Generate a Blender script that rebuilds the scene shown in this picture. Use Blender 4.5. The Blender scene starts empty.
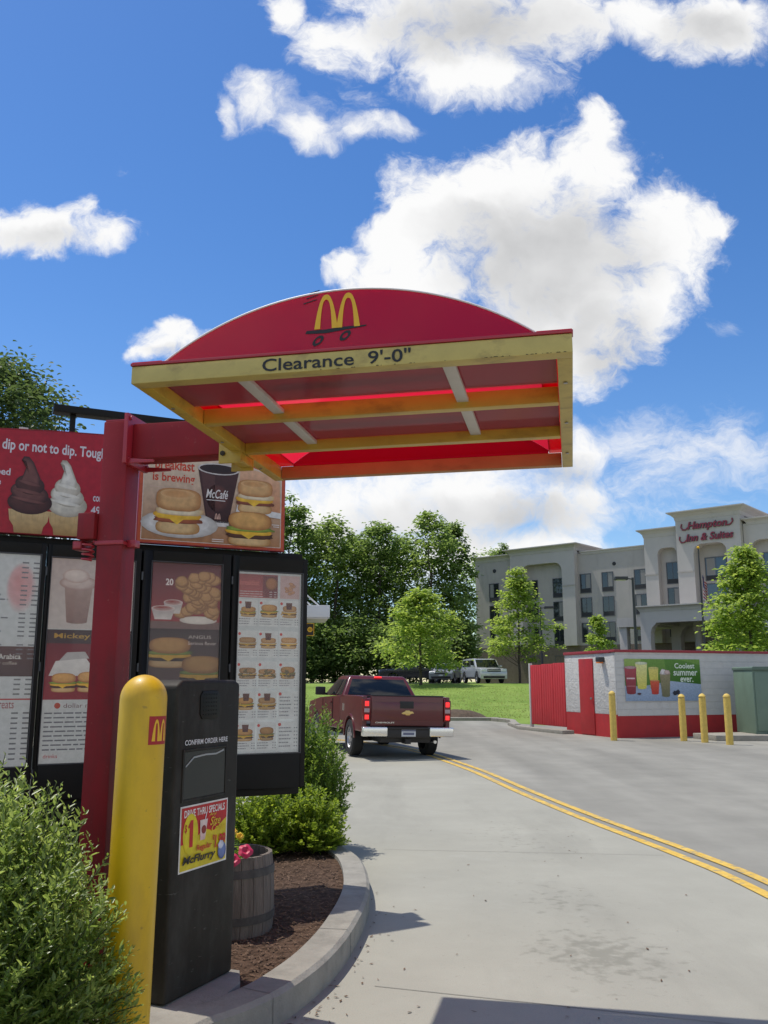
import bpy, bmesh, math, random
import numpy as np
from mathutils import Vector, Matrix, geometry
from math import sin, cos, pi, radians as R
random.seed(7); rng = np.random.default_rng(7)
sc = bpy.context.scene; COL = sc.collection
# ------------------------------------------------------------------ helpers
def lin(r, g, b):
    f = lambda v: (v/255/12.92) if v/255 <= .04045 else ((v/255+.055)/1.055)**2.4
    return (f(r), f(g), f(b))
MATS = {}
def mat(name, col=(.5,.5,.5), rough=.6, metal=0, var=.0, scale=6, bump=0, bscale=40, spec=.5, coat=0, col2=None, detail=5, stretch=None):
    m = bpy.data.materials.new(name); m.use_nodes = True; nt = m.node_tree; N = nt.nodes; L = nt.links
    p = N['Principled BSDF']; p.inputs['Roughness'].default_value = rough; p.inputs['Metallic'].default_value = metal
    p.inputs['Specular IOR Level'].default_value = spec; p.inputs['Coat Weight'].default_value = coat; p.inputs['Coat Roughness'].default_value = .08
    p.inputs['Base Color'].default_value = (*col, 1)
    tc = N.new('ShaderNodeTexCoord'); src = tc.outputs['Object']
    if stretch:
        mp = N.new('ShaderNodeMapping'); mp.inputs['Scale'].default_value = stretch; L.new(src, mp.inputs[0]); src = mp.outputs[0]
    if var or col2:
        n = N.new('ShaderNodeTexNoise'); n.inputs['Scale'].default_value = scale; n.inputs['Detail'].default_value = detail; n.inputs['Roughness'].default_value = .65
        L.new(src, n.inputs['Vector'])
        r = N.new('ShaderNodeValToRGB'); r.color_ramp.elements[0].position = .3; r.color_ramp.elements[1].position = .7
        a = tuple(c*(1-var) for c in col); b = col2 if col2 else tuple(min(1, c*(1+var)) for c in col)
        r.color_ramp.elements[0].color = (*a, 1); r.color_ramp.elements[1].color = (*b, 1)
        L.new(n.outputs['Fac'], r.inputs[0]); L.new(r.outputs[0], p.inputs['Base Color'])
    if bump:
        n2 = N.new('ShaderNodeTexNoise'); n2.inputs['Scale'].default_value = bscale; n2.inputs['Detail'].default_value = 6
        L.new(src, n2.inputs['Vector'])
        b = N.new('ShaderNodeBump'); b.inputs['Strength'].default_value = bump; b.inputs['Distance'].default_value = .02
        L.new(n2.outputs['Fac'], b.inputs['Height']); L.new(b.outputs[0], p.inputs['Normal'])
    MATS[name] = m; return m
def leafmat(name, c1, c2, trans=.45, rough=.5, spec=.35):
    m = bpy.data.materials.new(name); m.use_nodes = True; nt = m.node_tree; N = nt.nodes; L = nt.links
    p = N['Principled BSDF']; p.inputs['Roughness'].default_value = rough; p.inputs['Specular IOR Level'].default_value = spec
    g = N.new('ShaderNodeNewGeometry'); r = N.new('ShaderNodeValToRGB')
    r.color_ramp.elements[0].color = (*c1, 1); r.color_ramp.elements[1].color = (*c2, 1)
    L.new(g.outputs['Random Per Island'], r.inputs[0]); L.new(r.outputs[0], p.inputs['Base Color'])
    t = N.new('ShaderNodeBsdfTranslucent'); hs = N.new('ShaderNodeHueSaturation'); hs.inputs['Hue'].default_value = .485; hs.inputs['Saturation'].default_value = 1.04; hs.inputs['Value'].default_value = 2.3
    L.new(r.outputs[0], hs.inputs['Color']); L.new(hs.outputs[0], t.inputs['Color'])
    mx = N.new('ShaderNodeMixShader'); mx.inputs[0].default_value = trans
    L.new(p.outputs[0], mx.inputs[1]); L.new(t.outputs[0], mx.inputs[2]); L.new(mx.outputs[0], N['Material Output'].inputs[0])
    MATS[name] = m; return m
def tag(o, label=None, cat=None, group=None, kind=None):
    for k, v in (('label', label), ('category', cat), ('group', group), ('kind', kind)):
        if v: o[k] = v
    return o
def thing(name, label, cat, loc=(0,0,0), rotz=0, group=None):
    o = bpy.data.objects.new(name, None); COL.objects.link(o); o.empty_display_size = .2
    o.location = loc; o.rotation_euler = (0, 0, rotz); return tag(o, label, cat, group)
def copy_tree(o, parent=None):
    c = o.copy(); COL.objects.link(c)
    if parent is not None: c.parent = parent
    for ch in list(o.children): copy_tree(ch, c)
    return c
class MB:
    def __init__(s): s.v = []; s.f = []; s.mi = []; s.mats = []; s.col = []; s.M = None
    def m(s, name):
        if name not in s.mats: s.mats.append(name)
        return s.mats.index(name)
    def add(s, vs, fs, mt, col=None):
        b = len(s.v); k = s.m(mt)
        if s.M is not None: vs = [tuple(s.M @ Vector(v)) for v in vs]
        s.v += [tuple(v) for v in vs]; s.f += [tuple(b+i for i in f) for f in fs]; s.mi += [k]*len(fs)
        s.col += (col if col else [(1,1,1)]*len(vs)); return s
    def box(s, c, d, mt, rot=None):
        x, y, z = d[0]/2, d[1]/2, d[2]/2
        vs = [Vector((a*x, b*y, e*z)) for a in (-1,1) for b in (-1,1) for e in (-1,1)]
        if rot is not None: vs = [rot @ v for v in vs]
        vs = [v+Vector(c) for v in vs]
        return s.add(vs, [(0,1,3,2),(4,6,7,5),(0,4,5,1),(2,3,7,6),(0,2,6,4),(1,5,7,3)], mt)
    def bx(s, x0, x1, y0, y1, z0, z1, mt): return s.box(((x0+x1)/2,(y0+y1)/2,(z0+z1)/2),(x1-x0,y1-y0,z1-z0),mt)
    def prism(s, poly, d0, d1, mt, ax='y'):
        # poly in (x,z) extruded along y, or (y,z) along x, or (x,y) along z
        n = len(poly)
        f = {'y': lambda p, d: (p[0], d, p[1]), 'x': lambda p, d: (d, p[0], p[1]), 'z': lambda p, d: (p[0], p[1], d)}[ax]
        vs = [f(p, d0) for p in poly]+[f(p, d1) for p in poly]
        tris = geometry.tessellate_polygon([[Vector((p[0], p[1], 0)) for p in poly]])
        fs = [tuple(t) for t in tris]+[tuple(n+i for i in reversed(t)) for t in tris]
        fs += [(i, (i+1) % n, n+(i+1) % n, n+i) for i in range(n)]
        return s.add(vs, fs, mt)
    def tube(s, pts, rad, mt, n=8, cap=True):
        pts = [Vector(p) for p in pts]; rad = rad if hasattr(rad, '__len__') else [rad]*len(pts)
        vs = []; fs = []
        for i, p in enumerate(pts):
            t = (pts[min(i+1, len(pts)-1)]-pts[max(i-1, 0)]).normalized()
            a = t.orthogonal().normalized() if i == 0 else (a - t*a.dot(t)).normalized()
            b = t.cross(a)
            vs += [p+(a*cos(2*pi*k/n)+b*sin(2*pi*k/n))*rad[i] for k in range(n)]
        for i in range(len(pts)-1):
            for k in range(n): fs.append((i*n+k, i*n+(k+1) % n, (i+1)*n+(k+1) % n, (i+1)*n+k))
        if cap: fs += [tuple(range(n-1, -1, -1)), tuple((len(pts)-1)*n+k for k in range(n))]
        return s.add(vs, fs, mt)
    def lathe(s, prof, mt, n=24, c=(0,0,0), ax='z', cap=True):
        vs = []; fs = []
        for r, z in prof:
            for k in range(n):
                x, y = r*cos(2*pi*k/n), r*sin(2*pi*k/n)
                vs.append((c[0]+x, c[1]+y, c[2]+z) if ax == 'z' else (c[0]+z, c[1]+x, c[2]+y))
        for i in range(len(prof)-1):
            for k in range(n): fs.append((i*n+k, i*n+(k+1) % n, (i+1)*n+(k+1) % n, (i+1)*n+k))
        if cap and prof[0][0] > 1e-6: fs.append(tuple(range(n-1, -1, -1)))
        if cap and prof[-1][0] > 1e-6: fs.append(tuple((len(prof)-1)*n+k for k in range(n)))
        return s.add(vs, fs, mt)
    def build(s, name, parent=None, bevel=0, smooth=None, seg=2, colors=False):
        me = bpy.data.meshes.new(name); me.from_pydata(s.v, [], s.f)
        for mn in s.mats: me.materials.append(MATS[mn])
        me.polygons.foreach_set('material_index', s.mi)
        if colors:
            at = me.color_attributes.new('Col', 'FLOAT_COLOR', 'POINT')
            at.data.foreach_set('color', np.array([(*c, 1) for c in s.col], dtype=np.float32).ravel())
        else:
            bm = bmesh.new(); bm.from_mesh(me)
            bmesh.ops.remove_doubles(bm, verts=bm.verts, dist=1e-5)
            bmesh.ops.recalc_face_normals(bm, faces=bm.faces)
            if bevel:
                es = [e for e in bm.edges if len(e.link_faces) == 2 and e.calc_face_angle(0) > R(32)]
                if es: bmesh.ops.bevel(bm, geom=es, offset=bevel, segments=seg, profile=.6, affect='EDGES', clamp_overlap=True)
            bm.to_mesh(me); bm.free()
        me.update()
        if smooth is None: smooth = bool(bevel)
        if smooth and not colors:
            me.polygons.foreach_set('use_smooth', [True]*len(me.polygons)); me.set_sharp_from_angle(angle=R(38))
        o = bpy.data.objects.new(name, me); COL.objects.link(o)
        if parent is not None: o.parent = parent
        return o
def np_mesh(name, V, F4, mt, parent=None):
    me = bpy.data.meshes.new(name); nv, nf = len(V), len(F4); k = F4.shape[1]
    me.vertices.add(nv); me.vertices.foreach_set('co', V.astype(np.float32).ravel())
    me.loops.add(nf*k); me.loops.foreach_set('vertex_index', F4.astype(np.int32).ravel())
    me.polygons.add(nf); me.polygons.foreach_set('loop_start', np.arange(nf, dtype=np.int32)*k)
    me.materials.append(MATS[mt]); me.update(calc_edges=True)
    o = bpy.data.objects.new(name, me); COL.objects.link(o)
    if parent is not None: o.parent = parent
    return o
TXT = {}
def text_geo(st, shear=0, bold=0):
    key = (st, shear, bold)
    if key not in TXT:
        cu = bpy.data.curves.new('lettering', 'FONT'); cu.body = st; cu.size = 1; cu.shear = shear; cu.offset = bold; cu.resolution_u = 3
        ob = bpy.data.objects.new('lettering', cu); COL.objects.link(ob)
        dg = bpy.context.evaluated_depsgraph_get(); me = bpy.data.meshes.new_from_object(ob.evaluated_get(dg))
        V = [(v.co.x, v.co.y) for v in me.vertices]; F = [tuple(p.vertices) for p in me.polygons]
        bpy.data.objects.remove(ob); bpy.data.curves.remove(cu); bpy.data.meshes.remove(me)
        TXT[key] = (V, F)
    return TXT[key]
def text_fit(st, x0, z0, x1, z1, shear=0, bold=0):
    V, F = text_geo(st, shear, bold)
    xs = [v[0] for v in V]; ys = [v[1] for v in V]; a, b, c, d = min(xs), max(xs), min(ys), max(ys)
    return [(x0+(x-a)/(b-a)*(x1-x0), z0+(y-c)/(d-c)*(z1-z0)) for x, y in V], F
def mb_text(mb, st, x0, z0, x1, z1, y, mt, shear=0, bold=0, thick=0):
    V, F = text_fit(st, x0, z0, x1, z1, shear, bold)
    mb.add([(x, y, z) for x, z in V], F, mt)
    if thick: mb.add([(x, y+thick*.5, z) for x, z in V], F, mt)
    return mb
def arch_polys(x0, z0, w, h, st, n=18):
    # two arches drawn as strokes
    out = []
    for k in (0, 1):
        cx = x0+w*(.25+.5*k)+ (st*.12 if k == 0 else -st*.12); hw = w*.25
        o = []; i = []
        for q in range(n+1):
            t = -1+2*q/n
            z = 1-abs(t)**2.4
            o.append((cx+t*(hw), z0+h*z)); i.append((cx+t*(hw-st*(.45+.55*abs(t))), z0+max(0, h*z-st*(.9-.9*abs(t)**3))*(1 if abs(t) < 1 else 0)))
        out.append((o, i))
    return out
class Art:
    """printed picture: flat layers with printed colours, local x right, z up, print faces -y"""
    def __init__(s, mt='print'): s.mb = MB(); s.d = 0; s.mt = mt; s.st = .0004 if mt == 'print' else .00016
    def lv(s, n=1): s.d += s.st*n
    def poly(s, pts, c, c2=None):
        c = lin(*c); cs = [c]*len(pts)
        if c2:
            c2 = lin(*c2); zs = [p[1] for p in pts]; a, b = min(zs), max(zs)
            cs = [tuple(c[k]+(c2[k]-c[k])*((z-a)/(b-a+1e-9)) for k in range(3)) for z in zs]
        tr = geometry.tessellate_polygon([[Vector((p[0], p[1], 0)) for p in pts]])
        s.mb.add([(p[0], -s.d, p[1]) for p in pts], [tuple(t) for t in tr], s.mt, cs); return s
    def rect(s, x0, z0, x1, z1, c, c2=None): return s.poly([(x0,z0),(x1,z0),(x1,z1),(x0,z1)], c, c2)
    def blob(s, pts, ctr, ci, co):
        n = len(pts); ci, co = lin(*ci), lin(*co); vs = [ctr]; cs = [ci]
        mid = tuple(ci[k]*.75+co[k]*.25 for k in range(3))
        for p in pts: vs.append((ctr[0]+(p[0]-ctr[0])*.7, ctr[1]+(p[1]-ctr[1])*.7)); cs.append(mid)
        for p in pts: vs.append(p); cs.append(co)
        fs = [(0, 1+i, 1+(i+1) % n) for i in range(n)]+[(1+i, 1+n+i, 1+n+(i+1) % n, 1+(i+1) % n) for i in range(n)]
        s.mb.add([(x, -s.d, z) for x, z in vs], fs, s.mt, cs); return s
    def ell(s, cx, cz, rx, rz, ci, co, rot=0, n=20, off=(-.25,.3), wob=0, sq=2):
        pts = []
        for k in range(n):
            a = 2*pi*k/n; w = 1+wob*random.uniform(-1, 1)
            ca, sa = cos(a), sin(a)
            x = rx*w*math.copysign(abs(ca)**(2/sq), ca); z = rz*w*math.copysign(abs(sa)**(2/sq), sa)
            pts.append((cx+x*cos(rot)-z*sin(rot), cz+x*sin(rot)+z*cos(rot)))
        s.blob(pts, (cx+rx*off[0], cz+rz*off[1]), ci, co); s.lv(.5); return s
    def text(s, st, x0, z0, x1, z1, c, shear=0, bold=0):
        V, F = text_fit(st, x0, z0, x1, z1, shear, bold)
        s.mb.add([(x, -s.d, z) for x, z in V], F, s.mt, [lin(*c)]*len(V)); return s
    def lines(s, x0, z1, w, n, dz, c=(70,70,75), h=.32, price=True):
        c = tuple(int(k*.62+66) for k in c)
        for i in range(n):
            z = z1-i*dz; x = x0; end = x0+w*random.uniform(.45, .68)
            while x < end:
                q = min(end, x+w*random.uniform(.05, .14)); s.rect(x, z-dz*h, q, z, c); x = q+w*.018
            if price:
                for t in (.78, .9): s.rect(x0+w*t, z-dz*h, x0+w*(t+.07), z, c)
    def arches(s, x, z, w, h, st, c):
        for o, i in arch_polys(x, z, w, h, st):
            n = len(o); s.mb.add([(p[0], -s.d, p[1]) for p in o+i], [(k, k+1, n+k+1, n+k) for k in range(n-1)], s.mt, [lin(*c)]*(2*n))
        return s
    def build(s, name, parent, loc=(0,0,0)):
        o = s.mb.build(name, parent, colors=True); o.location = loc; return o
def burger(a, x, z, w, h, muffin=False, meat=(92,60,42), dim=1.0):
    D_ = lambda c: tuple(int(k*dim) for k in c)
    """a sandwich picture centred on x, standing on z"""
    top = D_((226,180,120)) if muffin else D_((214,150,80)); edge = D_((170,112,58))
    a.ell(x, z+h*.14, w*.46, h*.15, D_((232,196,140)), D_((180,128,70)), sq=3)
    a.ell(x, z+h*.30, w*.50, h*(.07 if muffin else .10), D_(meat), D_(tuple(int(k*.7) for k in meat)), wob=.07, n=30, sq=3)
    a.ell(x-w*.02, z+h*.40, w*.50, h*.09, D_((250,205,70)), D_((222,160,40)), wob=.05, n=22, sq=3)
    a.poly([(x-w*.3,z+h*.40),(x-w*.02,z+h*.20),(x+w*.2,z+h*.40)], D_((248,200,66)), D_((240,186,50))); a.lv(.5)
    a.ell(x+w*.03, z+h*.49, w*.5, h*.09, D_((240,225,190)), D_((206,170,120)), wob=.05, n=22, sq=3) if muffin else a.ell(x, z+h*.48, w*.52, h*.07, D_((160,180,70)), D_((96,120,40)), wob=.12, n=26, sq=3)
    if muffin: a.ell(x, z+h*.74, w*.47, h*.25, top, D_((178,120,66)), sq=3.2, off=(-.1,.45)); a.ell(x-w*.03, z+h*.86, w*.36, h*.10, D_((206,150,92)), D_((226,182,126)))
    else: a.ell(x, z+h*.72, w*.47, h*.27, D_((232,178,104)), edge, sq=2.6, off=(-.2,.5))
def pile(a, x, z, w, h, n, c1=(214,160,90), c2=(150,96,46), tp=.75):
    for i in range(n):
        t = i/n; zz = z+h*t*.85; ww = w*(1-t*tp)
        a.ell(x+random.uniform(-.5,.5)*ww, zz+h*.1, w*.14, h*.12, c1, c2, rot=random.uniform(-.6,.6), n=14, wob=.08)
def cup(a, x, z, w, h, c1, c2, lid=(235,235,230)):
    a.poly([(x-w*.36,z),(x+w*.36,z),(x+w*.5,z+h),(x-w*.5,z+h)], c1, c2); a.lv(.5)
    a.ell(x, z, w*.36, h*.05, c1, c1); a.ell(x, z+h, w*.52, h*.06, lid, tuple(int(c*.8) for c in lid))
def salad_cup(a, x, z, w, h, c): cup(a, x, z, w, h, c, tuple(min(255, int(k*1.25)) for k in c)); a.lv()
# pixel of the photograph -> world (only used while laying the place out)
H = 1.6; FOC = 890; TH = R(10.8)
def ray(px, py):
    v = (512-py)/FOC; return ((px-384)/FOC, cos(TH)-v*sin(TH), sin(TH)+v*cos(TH))
def G(px, py, z=0):
    x, y, zz = ray(px, py); t = (z-H)/zz; return (x*t, y*t)
def smooth(a, b, x): t = min(1, max(0, (x-a)/(b-a))); return t*t*(3-2*t)
def gz(x, y): return -.03 + 1.51*(min(1, max(0, (y-38)/24)))**1.0*1.0 if y > 38 else -.03

# ------------------------------------------------------------------ materials
mat('grass', lin(112,140,58), .9, var=.2, scale=.35, bump=.3, bscale=40, col2=lin(136,156,78), spec=.1)
mat('asphalt', (.275,.262,.222), .9, var=.10, scale=1.2, bump=.25, bscale=150, spec=.2, detail=9)
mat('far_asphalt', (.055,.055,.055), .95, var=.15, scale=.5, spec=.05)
mat('concrete', (.345,.33,.27), .85, var=.11, scale=.55, bump=.12, bscale=120, spec=.25, detail=9)
mat('curb', (.30,.28,.235), .9, var=.16, scale=5, bump=.3, bscale=90, spec=.2, detail=8)
mat('line_yellow', (.68,.40,.035), .75, var=.18, scale=9, col2=(.74,.50,.10))
mat('joint', (.20,.19,.16), .95)
mat('mulch', (.095,.060,.040), .95, var=.55, scale=22, bump=1, bscale=70, spec=.1, detail=8)
mat('chip', (.15,.098,.066), .95, var=.5, scale=30, spec=.1)
mat('mound', (.10,.07,.045), .95, var=.4, scale=8, bump=.8)
mat('paint_red', (.28,.013,.018), .5, var=.12, scale=4, bump=.03, bscale=15, spec=.3)
mat('bracket_red', (.42,.025,.04), .4, coat=.2)
mat('paint_yellow', (.58,.39,.05), .42, var=.08, scale=5, bump=.02, bscale=30, coat=.15)
mat('paint_pale_yellow', (.56,.44,.13), .5, var=.10, scale=7, bump=.03)
mat('bollard_yellow', (.72,.44,.008), .45, var=.05, scale=6, bump=.04, bscale=200, coat=.1)
mat('old_yellow', (.66,.46,.10), .7, var=.15, scale=9)
mat('beam_orange', (.46,.21,.075), .6, var=.1, scale=6)
mat('chip_dark', (.05,.04,.03), .9)
mat('black_letter', (.015,.015,.015), .5)
mat('logo_yellow', (.85,.48,.02), .4)
mat('metal_grey', (.35,.35,.36), .35, metal=.8)
mat('white_rail', (.58,.55,.50), .5, var=.06, scale=9)
mat('trim_white', (.75,.72,.70), .5)
mat('kiosk_black', (.026,.022,.016), .6, var=.14, scale=9, bump=.05, bscale=220, spec=.22)
mat('kiosk_screen', (.018,.024,.022), .12, spec=.5)
mat('white_letter', (.78,.78,.76), .5)
mat('scratch', (.36,.38,.36), .6)
mat('cabinet_black', (.011,.010,.008), .5, var=.2, scale=6, spec=.22)
mat('cabinet_edge', (.06,.06,.065), .35)
mat('barrel_wood', (.15,.125,.10), .85, var=.35, scale=9, bump=.5, bscale=30, stretch=(3,3,.35))
mat('barrel_hoop', (.075,.068,.06), .7, metal=.2, var=.3, scale=20)
mat('soil', (.03,.022,.016), .95, bump=.8, bscale=60)
mat('petal_pink', (.50,.015,.07), .5, var=.2, scale=40)
mat('petal_yellow', (.75,.45,.02), .5)
mat('stem', (.05,.07,.02), .8); mat('bark', (.07,.055,.042), .9, var=.35, scale=8, bump=.8, bscale=20)
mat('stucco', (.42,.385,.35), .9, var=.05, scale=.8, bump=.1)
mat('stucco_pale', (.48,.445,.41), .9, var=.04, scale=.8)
mat('brick_base', (.17,.13,.11), .9, var=.2, scale=4)
mat('win_frame', (.10,.10,.105), .5); mat('win_glass', (.022,.026,.03), .06, spec=.9); mat('curtain', (.26,.25,.235), .8); mat('win_blue', (.05,.08,.11), .05, spec=.9)
mat('grille', (.03,.03,.032), .7)
mat('sign_red', (.30,.035,.06), .5); mat('sign_back', (.10,.07,.08), .6)
mat('pole_dark', (.035,.035,.04), .5); mat('lamp_glass', (.6,.58,.5), .3)
mat('flag_red', (.42,.03,.05), .7); mat('flag_white', (.6,.6,.6), .7); mat('flag_blue', (.03,.05,.2), .7)
mat('wall_red', (.42,.020,.022), .6, var=.12, scale=2, bump=.1, bscale=60)
mat('gate_red', (.52,.03,.035), .6, var=.10, scale=2)
mat('coping_red', (.32,.03,.04), .6)
mat('cabinet_green', (.15,.215,.155), .55, var=.08, scale=2); mat('cab_edge_green', (.10,.15,.11), .6)
mat('orange', (.75,.18,.02), .5)
mat('truck_red', (.105,.010,.012), .3, var=.08, scale=3, coat=.45); mat('truck_dark', (.014,.012,.012), .5)
mat('silver', (.52,.53,.54), .28, metal=.35, coat=.4); mat('chrome', (.80,.79,.76), .18, metal=.85)
mat('car_dark', (.018,.02,.024), .2, coat=.5); mat('car_white', (.7,.7,.7), .3, coat=.4); mat('car_maroon', (.09,.012,.018), .25, coat=.5); mat('car_grey', (.22,.23,.25), .3, coat=.4)
mat('glass_dark', (.010,.013,.015), .08, spec=.6); mat('tyre', (.016,.016,.016), .85); mat('rim', (.5,.5,.51), .3, metal=.7)
mat('gold', (.70,.48,.16), .35, metal=.5); mat('plate', (.55,.57,.58), .5); mat('plate_dark', (.12,.13,.2), .5)
mat('lens_red', (.16,.006,.008), .2); mat('headlight', (.7,.72,.74), .15)
mat('tail_white', (.42,.30,.30), .3)
mat('awning_white', (.68,.68,.68), .6); mat('rest_wall', (.35,.25,.18), .8, var=.1, scale=3)
leafmat('leaf_bush', (.10,.165,.030), (.24,.31,.085), .5, .34, .6)
leafmat('leaf_lime', (.115,.185,.020), (.23,.30,.04), .45)
leafmat('leaf_dark_shrub', (.07,.135,.022), (.17,.25,.04), .40)
leafmat('leaf_wood', (.075,.13,.032), (.155,.22,.06), .58)
leafmat('leaf_wood_b', (.09,.145,.034), (.17,.24,.06), .6)
leafmat('leaf_shade', (.04,.07,.02), (.09,.135,.04), .4)
leafmat('leaf_maple', (.155,.235,.040), (.27,.345,.075), .52)
leafmat('leaf_grass', (.17,.21,.055), (.25,.28,.085), .4)
leafmat('leaf_pink', (.6,.02,.10), (.8,.05,.17), .3)
def special_mats():
    # emissive lit brake lamp
    m = mat('brake_lit', (.6,.01,.01), .3); p = m.node_tree.nodes['Principled BSDF']; p.inputs['Emission Color'].default_value = (1,.03,.03,1); p.inputs['Emission Strength'].default_value = 1.3
    # print
    m = bpy.data.materials.new('print'); m.use_nodes = True; nt = m.node_tree; p = nt.nodes['Principled BSDF']
    a = nt.nodes.new('ShaderNodeVertexColor'); a.layer_name = 'Col'
    n = nt.nodes.new('ShaderNodeTexNoise'); n.inputs['Scale'].default_value = 22; n.inputs['Detail'].default_value = 6
    tc = nt.nodes.new('ShaderNodeTexCoord'); nt.links.new(tc.outputs['Object'], n.inputs['Vector'])
    mr = nt.nodes.new('ShaderNodeMapRange'); mr.inputs[1].default_value = .3; mr.inputs[2].default_value = .7; mr.inputs[3].default_value = .80; mr.inputs[4].default_value = 1.08
    nt.links.new(n.outputs['Fac'], mr.inputs[0])
    mx = nt.nodes.new('ShaderNodeVectorMath'); mx.operation = 'SCALE'; nt.links.new(a.outputs[0], mx.inputs[0]); nt.links.new(mr.outputs[0], mx.inputs['Scale'])
    nt.links.new(mx.outputs[0], p.inputs['Base Color']); p.inputs['Roughness'].default_value = .35; p.inputs['Specular IOR Level'].default_value = .4
    MATS['print'] = m
    m = m.copy(); m.name = 'backlit_print'; p = m.node_tree.nodes['Principled BSDF']; p.inputs['Emission Strength'].default_value = .32; m.node_tree.links.new(m.node_tree.nodes['Color Attribute'].outputs[0], p.inputs['Emission Color']); MATS['backlit_print'] = m
    # red acrylic
    m = bpy.data.materials.new('acrylic_red'); m.use_nodes = True; nt = m.node_tree; p = nt.nodes['Principled BSDF']
    p.inputs['Base Color'].default_value = (.46,.018,.09,1); p.inputs['Roughness'].default_value = .14; p.inputs['Coat Weight'].default_value = .3
    t = nt.nodes.new('ShaderNodeBsdfTranslucent'); t.inputs[0].default_value = (.85,.02,.05,1)
    x = nt.nodes.new('ShaderNodeMixShader'); x.inputs[0].default_value = .55
    nt.links.new(p.outputs[0], x.inputs[1]); nt.links.new(t.outputs[0], x.inputs[2]); nt.links.new(x.outputs[0], nt.nodes['Material Output'].inputs[0]); MATS['acrylic_red'] = m
    # clear acrylic / glass; red and grey veil colours imitate reflected haze
    for nm, col, al, rg in (('acrylic_hazy', (.44,.13,.16), .07, .10), ('glass_cover', (.32,.335,.34), .13, .04)):
        m = bpy.data.materials.new(nm); m.use_nodes = True; nt = m.node_tree; p = nt.nodes['Principled BSDF']
        p.inputs['Base Color'].default_value = (*col, 1); p.inputs['Roughness'].default_value = rg; p.inputs['Specular IOR Level'].default_value = .5
        t = nt.nodes.new('ShaderNodeBsdfTransparent'); x = nt.nodes.new('ShaderNodeMixShader')
        fr = nt.nodes.new('ShaderNodeFresnel'); fr.inputs[0].default_value = 1.45
        ad = nt.nodes.new('ShaderNodeMath'); ad.operation = 'ADD'; ad.use_clamp = True; ad.inputs[1].default_value = al; nt.links.new(fr.outputs[0], ad.inputs[0])
        nt.links.new(ad.outputs[0], x.inputs[0]); nt.links.new(t.outputs[0], x.inputs[1]); nt.links.new(p.outputs[0], x.inputs[2]); nt.links.new(x.outputs[0], nt.nodes['Material Output'].inputs[0]); MATS[nm] = m
    # painted block wall
    for nm, sx, rough_b in (('block_white', .4, .9), ('block_white_smooth', .4, .25)):
        m = mat(nm, (.58,.56,.52), .75, var=.06, scale=3, bump=.0); nt = m.node_tree; N = nt.nodes; L = nt.links; p = N['Principled BSDF']
        tc = N.new('ShaderNodeTexCoord'); sp = N.new('ShaderNodeSeparateXYZ'); cb = N.new('ShaderNodeCombineXYZ'); ad = N.new('ShaderNodeMath')
        L.new(tc.outputs['Object'], sp.inputs[0]); L.new(sp.outputs[0], ad.inputs[0]); L.new(sp.outputs[1], ad.inputs[1]); L.new(ad.outputs[0], cb.inputs[0]); L.new(sp.outputs[2], cb.inputs[1])
        br = N.new('ShaderNodeTexBrick'); br.inputs['Scale'].default_value = 1; br.inputs['Brick Width'].default_value = .4; br.inputs['Row Height'].default_value = .2; br.inputs['Mortar Size'].default_value = .012
        br.inputs['Color1'].default_value = (1,1,1,1); br.inputs['Color2'].default_value = (.9,.9,.9,1); br.inputs['Mortar'].default_value = (.45,.45,.45,1)
        L.new(cb.outputs[0], br.inputs['Vector'])
        no = N.new('ShaderNodeTexNoise'); no.inputs['Scale'].default_value = 14; no.inputs['Detail'].default_value = 5; L.new(tc.outputs['Object'], no.inputs['Vector'])
        mm = N.new('ShaderNodeMath'); mm.operation = 'MULTIPLY_ADD'; mm.inputs[1].default_value = rough_b; L.new(no.outputs['Fac'], mm.inputs[0]); L.new(br.outputs['Color'], mm.inputs[2])
        bp = N.new('ShaderNodeBump'); bp.inputs['Strength'].default_value = .8; bp.inputs['Distance'].default_value = .03; L.new(mm.outputs[0], bp.inputs['Height']); L.new(bp.outputs[0], p.inputs['Normal'])
special_mats()
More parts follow.
